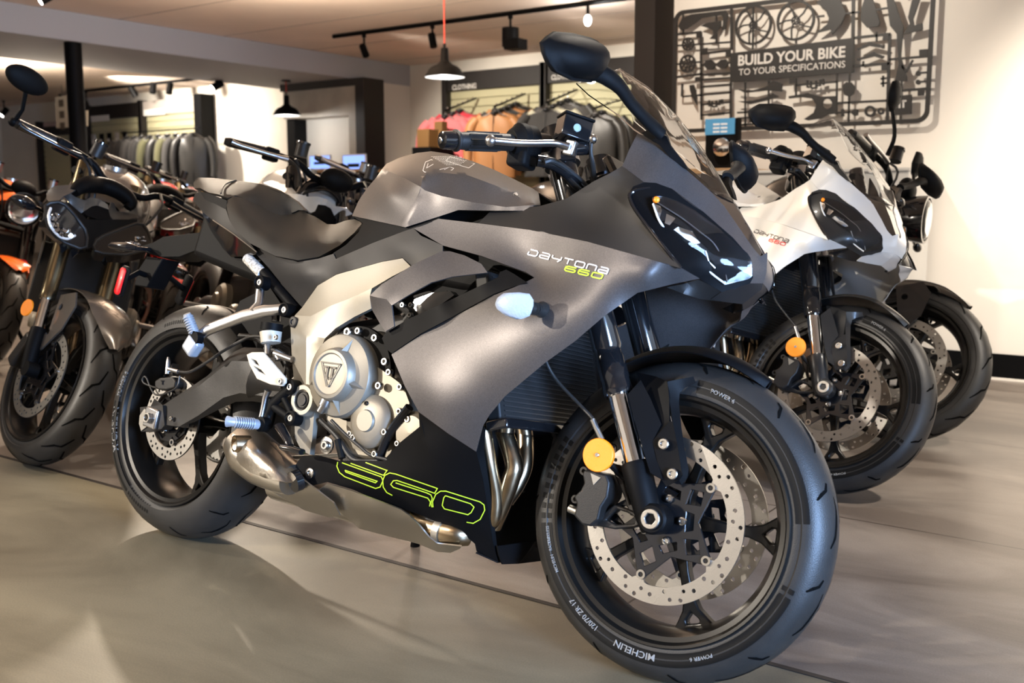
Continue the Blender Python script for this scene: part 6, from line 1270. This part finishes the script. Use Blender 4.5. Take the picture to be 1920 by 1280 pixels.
# ------------------------------------------------------------------ counter and its display
ctr = empty('counter', 'white counter with a wooden top against the white wall', 'counter', (0.2, 3.66, 0))
mb = MB(); box(mb, (0.0, 0, 0.515), (1.47, 0.44, 1.03)); obj('cabinet', mb, mat('counter_white', (0.62,0.60,0.56), 0.5), ctr, bev=.004)
mb = MB(); box(mb, (-0.42, -0.01, 1.045), (0.66, 0.48, 0.03)); obj('wooden_top', mb, wood, ctr, bev=.003)
mb = MB(); box(mb, (0.325, 0, 1.038), (0.83, 0.46, 0.016)); obj('white_top', mb, mat('counter_white', (0.62,0.60,0.56), 0.5), ctr, bev=.003)
def py_(px, py, y): return on_y(px, py, y)
bd = empty('display_stand', 'dark display stand with a blue and white card above a round headlamp, on the counter', 'display', (py_(1350, 300, 3.7)[0], 3.66, 1.06))
o_ = bd.location
mb = MB(); L_, R_2 = py_(1322, 224, 3.66)[0], py_(1384, 224, 3.66)[0]; zt, zm, zb_ = py_(1350, 222, 3.66)[2], py_(1350, 252, 3.66)[2], 1.06
box(mb, ((L_+R_2)/2-o_[0], .03, (zt+zb_)/2-o_[2]), (R_2-L_, .04, zt-zb_)); obj('stand_panel', mb, satin_black, bd, bev=.002)
mb = MB(); box(mb, ((L_+R_2)/2-.01-o_[0], .006, (zt+zm)/2-o_[2]), (R_2-L_-.02, .006, zt-zm)); cardm = obj('header_card', mb, mat('card_blue', (0.08,0.30,0.55), 0.4), bd)
mb = MB()
for i in range(3):
    for j in range(2): box(mb, ((L_+R_2)/2-.03+j*.045-o_[0], .002, zm+.015+i*.02-o_[2]), (.038, .002, .010))
obj('printed_blocks', mb, mat('card_white', (0.7,0.75,0.8), 0.5), cardm, smooth=0)
mb = MB(); hc = py_(1352, 276, 3.62); lathe(mb, [(.03,0),(.03,.045),(0,.052),(-.01,.048),(-.018,.03),(-.02,0)], (hc[0]-o_[0], -.03, hc[2]-o_[2]), n=32); obj('round_headlamp', mb, chrome, bd)

# ------------------------------------------------------------------ pendant lamps and track lights
cordred = mat('red_cord', (0.55, 0.05, 0.03), 0.5); lampin = mat('lamp_inside', (0.9, 0.9, 0.88), 0.5); bulbm = mat('bulb_glow', (1.0, 0.95, 0.88), 0.5, emit=14.0)
def pendant(c, zc, label, rad=.17):
    t = empty('pendant_lamp', label, 'lamp', (c[0], c[1], c[2]), group=None); z = lambda *p: p
    s_ = rad/.17; P = [(.235,.0),(.235,.030),(.13,.036),(.12,.045),(.10,.07),(.085,.105),(.06,.135),(.03,.150),(.012,.165),(0,.170),(-.003,.170),(.010,.162),(.03,.146),(.058,.130),(.08,.1),(.10,.06),(.11,.0)]
    mb = MB(); lathe(mb, [(a*s_, b*s_) for a, b in P], (0,0,0), ax=(0,0,1), n=48); obj('lamp_shade', mb, satin_black, t, smooth=40)
    mb = MB(); lathe(mb, [(a*s_-.001, b*s_-.0015) for a, b in P[10:]], (0,0,0), ax=(0,0,1), n=48); obj('shade_lining', mb, lampin, t, smooth=40, fix=False)
    mb = MB(); ball(mb, (0,0,.05*s_), .04*s_, 20); obj('bulb', mb, bulbm, t)
    obj('cord', tube(MB(), [(0,0,.23*s_), (0,0,zc-c[2]-.02)], .005, 8), cordred, t); obj('cord_socket', tube(MB(), [(0,0,.23*s_),(0,0,.27*s_)], .012, 12), gloss_black, t); obj('ceiling_rose', tube(MB(), [(0,0,zc-c[2]-.022),(0,0,zc-c[2]-.001)], .055, 24), gloss_black, t)
    l = add_light('pendant_light', 'POINT', (c[0], c[1], c[2]+.0), 14, 'white', size=.04); l.parent = t; l.location = (0, 0, -.015); return t
c1 = CAM+ray(834, 144)*7.9; pendant((c1[0], c1[1], c1[2]), ZC, 'black pendant lamp on a red cord, the larger one, near the clothing sign', rad=.155)
c2 = on_z(536, 150, ZB); dd = (ray(536, 216)); t_ = np.linalg.norm((c2-CAM)[:2])/np.linalg.norm(dd[:2]); c2b = CAM+dd*t_; pendant((c2[0], c2[1], c2b[2]), ZB, 'small black pendant lamp on a red cord under the beam', rad=.165)
def track(p, q, label, th=.017):
    return tag(obj('light_track', tube(MB(), [p, q], th, 4), satin_black), label, 'track')
ta, tb = on_z(650, 77, ZC-.04), on_z(1180, -9, ZC-.04); ta[1] = tb[1] = (ta[1]+tb[1])/2-0.0
tr1 = track(ta+np.array([0,0,.02]), np.array([tb[0]+2.5, tb[1], ta[2]])+np.array([0,0,.02]), 'black ceiling light track nearest the white wall', .02)
def spot(px, py, y, ztop, aim, label, lit=False, big=False, lr=.035, ln=.13):
    p = on_y(px, py, y); x = p[0]; t = empty('track_spotlight', label, 'spotlight', (x, y, p[2])); a = np.array(aim, float); a /= np.linalg.norm(a)
    obj('spot_stem', tube(MB(), [(0,0,.01),(0,0,ztop-p[2])], .011, 10), satin_black, t)
    obj('spot_adapter', tube(MB(), [(0,0,ztop-p[2]-.025),(0,0,ztop-p[2])], .022, 12), satin_black, t)
    mb = MB(); tube(mb, [-a*ln*.5, a*ln*.5], lr, 24); obj('spot_body', mb, satin_black, t)
    if lit: mb = MB(); tube(mb, [a*ln*.5, a*ln*.505], lr*.85, 24); obj('spot_glass', mb, bulbm, t)
    return t
ty = ta[1]; zt_ = ta[2]
spot(683, 95, ty, zt_, (.5,-.2,-.7), 'black track spotlight at the left end of the nearer track'); spot(811, 76, ty, zt_, (.25,-.1,-.8), 'black track spotlight just left of the larger pendant cord')
t = spot(957, 70, ty, zt_, (0,0,-1), 'large square black track fitting above the front mirror', lr=.075, ln=.16); mb = MB(); box(mb, (.07,-.02,-.07), (.16,.14,.09)); obj('fitting_box', mb, satin_black, t, bev=.005)
t = empty('track_bulb', 'bare lit bulb hanging from the nearer track, top centre', 'bulb', tuple(on_y(1102, 38, ty))); obj('spot_stem', tube(MB(), [(0,0,.05),(0,0,zt_-t.location[2])], .014, 10), satin_black, t); mb = MB(); ball(mb, (0,0,0), (.032,.032,.045), 16); obj('bulb', mb, bulbm, t); l = add_light('bulb_light', 'POINT', (0,0,0), 10, 'white', size=.03); l.parent = t; l.location = (0, 0, -.08)
la, lb_ = on_z(365, 146, ZC-.04), on_z(0, 194, ZC-.04); yl = (la[1]+lb_[1])/2
track((-12.5, yl, ZC-.02), (la[0], yl, ZC-.02), 'black ceiling light track in the far left bay', .02)
for px, py, aim, lab, lit in ((250,172,(.2,.3,-.7),'first dark spotlight in the far left bay, counted from the black column',0), (287,165,(.1,-.2,-.7),'small dark middle spotlight in the far left bay',0), (318,166,(.15,-.3,-.8),'dark spotlight closest to the beam in the far left bay',0), (8,210,(-.1,-.6,-.7),'lit track spotlight at the far left edge',1), (113,190,(.1,.2,-.8),'dark spotlight left of the black column',0), (162,198,(.0,.3,-.8),'dark spotlight right beside the black column',0)):
    spot(px, py, yl, ZC-.03, aim, lab, bool(lit), lr=.045, ln=.15)
c = on_z(408, 150, ZB); spot(407, 160, c[1], ZB, (-.25,-.75,-.5), 'lit spotlight under the beam', True, lr=.045, ln=.14)
c = on_z(92, -12, ZC); t = spot(86, -2, on_z(95, -20, ZC)[1], ZC, (-.2,-.75,-.5), 'lit spotlight cut by the top edge of the picture', True, lr=.03, ln=.1)

# ------------------------------------------------------------------ clothing display on the back wall
def bay(px0, px1, label, ztop=2.39, zhead=2.18, yf=8.10, cols=(), headm=darkbrown):
    a, b = on_y(px0, 200, yf)[0], on_y(px1, 200, yf)[0]; t = empty('clothing_display', label, 'display', ((a+b)/2, yf, 0)); cx = (a+b)/2; W = b-a
    mb = MB(); box(mb, (0, .0, (ztop+zhead)/2), (W, .05, ztop-zhead)); hd = obj('display_header', mb, headm, t, bev=.002)
    n = 20; mb = MB()
    for i in range(n):
        z = .25+(zhead-.25)*i/n; box(mb, (0, .05, z+(zhead-.25)/n*.5), (W-.04, .03, (zhead-.25)/n-.012))
    box(mb, (0, .075, zhead/2+.1), (W-.04, .015, zhead-.2)); obj('slat_panel', mb, slat, t, smooth=0)
    for x in (-W/2, W/2): mb = MB(); box(mb, (x, 0, ztop/2+.01), (.07, .12, ztop+.02)); obj('display_post', mb, darkbrown, t, bev=.002)
    return t, hd, cx, W
def head_text(hd, cx, yf, s, pa, pb, hpx, m, bold=.03):
    a, b = on_y(*pa, yf-.03), on_y(*pb, yf-.03); h = abs(on_y(pa[0], pa[1]-hpx, yf)[2]-on_y(pa[0], pa[1], yf)[2]); v, F = text_mesh(s, bold); V = np.array(v); k_ = (b[0]-a[0])/(V[:, 0].max()-V[:, 0].min())
    mb = MB(); mb.add([(a[0]+(x-V[:, 0].min())*k_-cx, -.032, (a[2]+b[2])/2+y*h/.69) for x, y in v], F); obj('lettering', mb, m, hd, smooth=0, fix=False, label='pale header lettering: '+s)
htx = mat('header_letter', (0.62, 0.60, 0.56), 0.5)
b1, h1, cx1, W1 = bay(838, 1021, 'clothing display bay with red and tan jackets, left half'); head_text(h1, cx1, 8.10, 'CLOTHING', (848, 170), (893, 164), 9, htx)
b2, h2_, cx2, W2 = bay(1023, 1215, 'clothing display bay with dark jackets, beside the brown post'); head_text(h2_, cx2, 8.10, 'CLOTHING', (1034, 151), (1079, 145), 9, htx)
b3, h3, cx3, W3 = bay(268, 372, 'far display bay with dark and olive jackets under a pale header', headm=mat('pale_header', (0.45,0.40,0.36), 0.5)); 
b4, h4, cx4, W4 = bay(163, 266, 'far display bay with packaged gloves beside the column')
b5, h5, cx5, W5 = bay(72, 150, 'darker far display bay left of the column', ztop=2.2, zhead=1.98)
mb = MB(); a, b = on_y(270, 214, 8.06), on_y(309, 206, 8.06); box(mb, ((a[0]+b[0])/2-cx3, -.04, (a[2]+b[2])/2), (b[0]-a[0], .01, .09)); obj('header_label', mb, mat('label_white', (0.8,0.78,0.74), 0.5), h3)
mb = MB(); a, b = on_y(171, 224, 8.06), on_y(204, 220, 8.06); box(mb, ((a[0]+b[0])/2-cx4, -.04, (a[2]+b[2])/2), (b[0]-a[0], .01, .09)); obj('header_label', mb, mat('label_white', (0.8,0.78,0.74), 0.5), h4)
mb = MB(); a, b = on_y(82, 234, 8.06), on_y(104, 232, 8.06); box(mb, ((a[0]+b[0])/2-cx5, -.04, (a[2]+b[2])/2), (b[0]-a[0], .01, .07)); obj('header_label', mb, mat('label_pink', (0.5,0.38,0.38), 0.5), h5)
# white bulkhead over the displays in the far bay and over the near ones
p = on_y(372, 180, 8.1); struct('wall_pier', slab(p[0]+.02, p[0]+.17, 8.0, 8.24, 0, 2.42), satin_black)
JM = {}
def jacket(loc, rz, w, h, m, label, group=None, inner=None):
    t = empty('jacket', label, 'jacket', loc, rz, group); rows = []
    for z, hw, dp in ((0, .055, .05), (-.02, .075, .06), (-.05, w*.40, .07), (-.09, w*.49, .085), (-.18, w*.50, .11), (-.35, w*.46, .115), (-.55*h/.68, w*.46, .11), (-.66*h/.68, w*.48, .105), (-h, w*.47, .10)):
        rows.append([(hw*math.cos(a)*(1.0), .62*dp*math.sin(a)*(1+.12*math.sin(5*a+z*9)), z) for a in np.linspace(0, 2*math.pi, 29)])
    mb = grid(MB(), rows, k=2); obj('jacket_body', mb, m, t, smooth=60)
    for sd in (-1, 1):
        mb = MB(); tube(mb, [(sd*w*.40,0,-.06),(sd*w*.53,-.01,-.14),(sd*w*.60,-.02,-.30),(sd*w*.61,-.03,-.46),(sd*w*.59,-.05,-.60)], [.055,.062,.056,.050,.042], 14, smooth=3); obj('sleeve', mb, m, t, smooth=60)
    mb = MB(); tube(mb, [(-.03,-.0,.005),(0,-.055,.0),(.03,0,.005)], .022, 10, smooth=4); tube(mb, [(.03,0,.005),(0,.05,.01),(-.03,0,.005)], .022, 10, smooth=4); obj('collar', mb, inner or m, t, smooth=60)
    mb = MB(); tube(mb, [(-w*.3,0,-.045),(0,0,.03),(w*.3,0,-.045)], .008, 8); tube(mb, [(0,0,.03),(0,0,.07),(.01,.02,.085),(0,.035,.075)], .003, 6); obj('clothes_hanger', mb, alu, t)
    mb = MB(); tube(mb, [(0,-.045,-.02),(0,-.072,-.2),(0,-.070,-h*.98)], .004, 6); obj('zip', mb, inner or blackd, t)
    return t
def cloth(n, c, r=.8, **k): return mat(n, c, r, bump=.3, bscale=120, sheen=.2, **k)
pink = cloth('pink_cloth', (0.72,0.16,0.17)); red_ = cloth('red_cloth', (0.55,0.03,0.05)); tan = mat('tan_leather', (0.42,0.19,0.07), .5, bump=.3, bscale=60); blackl = mat('black_leather', (0.018,0.017,0.016), .42, bump=.4, bscale=50); char = cloth('charcoal_cloth', (0.026,0.024,0.023)); cream = cloth('cream_cloth', (0.42,0.40,0.30)); olive = cloth('olive_cloth', (0.07,0.068,0.03)); greyc = cloth('grey_cloth', (0.055,0.052,0.05))
def arm_(px, py, yw, n, ds, label):
    p = on_y(px, py, yw); e = np.array([-.10, -.46, -.17]); mb = MB(); tube(mb, [(0,0,0), tuple(e)], .011, 8)
    t = empty('hanging_arm', label, 'rail', tuple(p)); obj('arm_bar', mb, satin_black, t)
    for i in range(6): q = e*(i+.7)/6.2; ball_ = MB(); ball(ball_, q+np.array([0,0,.018]), .011, 10); obj('arm_peg', ball_, bolt, t)
    return p, e
specs = [(893, 184, [(pink,'pale pink jacket at the front of the left rail'),(pink,'pink jacket second on the left rail'),(red_,'deep red jacket at the back of the left rail')]),
         (985, 176, [(tan,'tan leather jacket at the front of the second rail'),(tan,'second tan leather jacket, partly covered'),(char,'charcoal jacket between tan ones on the second rail'),(tan,'tan leather jacket near the wall on the second rail'),(blackl,'black jacket at the wall end of the second rail')]),
         (1082, 168, [(char,'charcoal jacket at the front of the third rail'),(cream,'cream trimmed jacket second on the third rail'),(greyc,'grey jacket on the third rail'),(blackl,'black jacket at the wall end of the third rail')]),
         (1172, 178, [(blackl,'black leather jacket hanging behind the windscreen'),(blackl,'black leather jacket behind the first leather one')])]
for px, py, L in specs:
    p, e = arm_(px, py, 8.08, 0, 0, {893: 'black rail holding the pink and red jackets', 985: 'black rail holding the tan jackets', 1082: 'black rail holding charcoal and cream jackets', 1172: 'black rail holding black leather jackets'}[px])
    for i, (m, lab) in enumerate(L):
        q = p+e*(1-.17*i*4/max(3, len(L)-1)-.02); jacket((q[0], q[1], q[2]-.075), .35+.06*i, .50, .70, m, lab, inner=blackd)
random.seed(5)
names = ['grey jacket at the left end', 'second, charcoal jacket', 'third, pale grey jacket', 'fourth jacket, dark grey', 'olive jacket left of centre', 'black jacket in the middle', 'olive-panelled jacket right of centre', 'dark jacket right of the olive ones', 'black jacket at the right end']
for i, (px, m) in enumerate(((238, greyc), (252, char), (266, greyc), (281, char), (297, olive), (314, blackl), (330, olive), (346, char), (362, blackl))):
    p = on_y(px, 260, 7.74-.02*(i % 2)); _a, _b = on_y(228, 257, 7.72), on_y(374, 248, 7.72); p[2] = _a[2]+(_b[2]-_a[2])*(p[0]-_a[0])/(_b[0]-_a[0])-.02; jacket(tuple(p), .5+.1*(i % 3), .46, .80, m, names[i]+' of the far rail', inner=blackd)
p, q = on_y(228, 257, 7.72), on_y(374, 248, 7.72); tag(obj('clothes_rail', tube(MB(), [p+np.array([0,0,.06]), q+np.array([0,0,.06])], .012, 10), satin_black), 'black rail carrying the far row of dark jackets', 'rail')
k_ = 0
glpos = ['top left', 'top, second from the left', 'top, third', 'top, fourth', 'top right', 'lower left', 'lower, second from the left', 'lower, third', 'lower, fourth', 'lower right']
for j in range(2):
    for i in range(5):
        p = on_y(176+i*14.5, 262+j*27-i*1.3, 8.112); mb = MB(); box(mb, (0,0,0), (.085,.03,.17)); o = obj('glove_pack', mb, (satin_black if (i+j) % 3 else mat('pack_white', (0.55,0.53,0.5), .5)), bev=.004); o.location = tuple(p)
        tag(o, 'packaged gloves on the slatted panel by the column, '+glpos[k_], 'package', 'glove packs on the far panel'); k_ += 1
        mb = MB(); box(mb, (0,-.017,-.03), (.06,.004,.05)); obj('pack_label', mb, mat('label_white', (0.8,0.78,0.74), 0.5), o)
# hanging poster boards left and right of the column
for pts, lab in ((((103,182),(130,178),(130,238),(105,240)), 'pale hanging poster board left of the column'), (((154,208),(163,207),(163,236),(155,237)), 'narrow pale board right of the column')):
    O = [on_y(x, y, 6.9) for x, y in pts]; c = np.mean(O, 0); mb = MB(); mb.add([o-c for o in O]+[o-c+np.array([0,.02,0]) for o in O], [(0,1,2,3),(7,6,5,4)]+[(i, 4+i, 4+(i+1) % 4, (i+1) % 4) for i in range(4)]); o = obj('poster_board', mb, mat('board_cream', (0.55,0.50,0.40), .6)); o.location = c; tag(o, lab, 'poster')
    n_ = MB(); 
    for i in range(3): box(n_, (0, -.012, .12-.16*i), (.12 if len(lab) > 38 else .03, .004, .10))
    obj('printed_picture', n_, mat('print_brown', (0.10,0.08,0.06), .6), o); obj('board_wire', tube(MB(), [(0,.01,.2),(0,.01,ZC-c[2])], .003, 6), satin_black, o)
# reception desk with two screens, paper and a brown box
dk = on_y(635, 322, 6.8); desk = empty('reception_desk', 'dark reception desk in front of the stone panel', 'desk', (dk[0], 6.8, 0)); mb = MB(); box(mb, (0,0,dk[2]/2), (1.25,.55,dk[2]-.02)); obj('desk_body', mb, satin_black, desk, bev=.006); mb = MB(); box(mb, (0,0,dk[2]), (1.32,.62,.03)); obj('desk_top', mb, wood, desk, bev=.003)
scrm = mat('screen_blue', (0.22, 0.36, 0.85), 0.3, emit=1.3); scrw = mat('screen_white', (0.85,0.88,0.95), 0.4)
for (x0_, y0_, x1_, y1_), lab in (((580,290,619,318), 'tablet with a blue screen showing a motorcycle, left one on the desk'), ((642,288,685,328), 'taller blue screen, right one on the desk')):
    a, b = on_y(x0_, y1_, 6.65), on_y(x1_, y0_, 6.65); t = empty('screen', lab, 'screen', ((a[0]+b[0])/2, 6.65, dk[2]+.017)); w_, h_ = b[0]-a[0], b[2]-a[2]; zz = (a[2]+b[2])/2-t.location[2]
    mb = MB(); box(mb, (0,.012,zz), (w_,.02,h_)); obj('screen_case', mb, scrw, t, bev=.004); mb = MB(); box(mb, (0,.0,zz), (w_*.9,.006,h_*.85)); g = obj('screen_display', mb, scrm, t)
    mb = MB(); box(mb, (0,-.005,zz-.01), (w_*.5,.003,h_*.18)); obj('screen_picture', mb, castdark, g); obj('screen_stand', tube(MB(), [(0,.03,0),(0,.03,zz)], .02, 12), satin_black, t)
p = on_y(810, 258, 7.3); t = empty('parcel', 'brown cardboard parcel with a taller one behind it, left of the pink jackets', 'box', (p[0], 7.3, 0)); mb = MB(); box(mb, (-.05,0,p[2]-.01), (.17,.2,.20)); obj('parcel_box', mb, mat('cardboard', (0.16,0.08,0.022), .7), t, bev=.004); mb = MB(); box(mb, (.03,.12,p[2]+.03), (.11,.1,.30)); obj('tall_box', mb, mat('cardboard', (0.16,0.08,0.022), .7), t, bev=.004); mb = MB(); box(mb, (-.01,.03,(p[2]-.11)/2), (.26,.42,p[2]-.11)); obj('plinth', mb, satin_black, t, bev=.004)
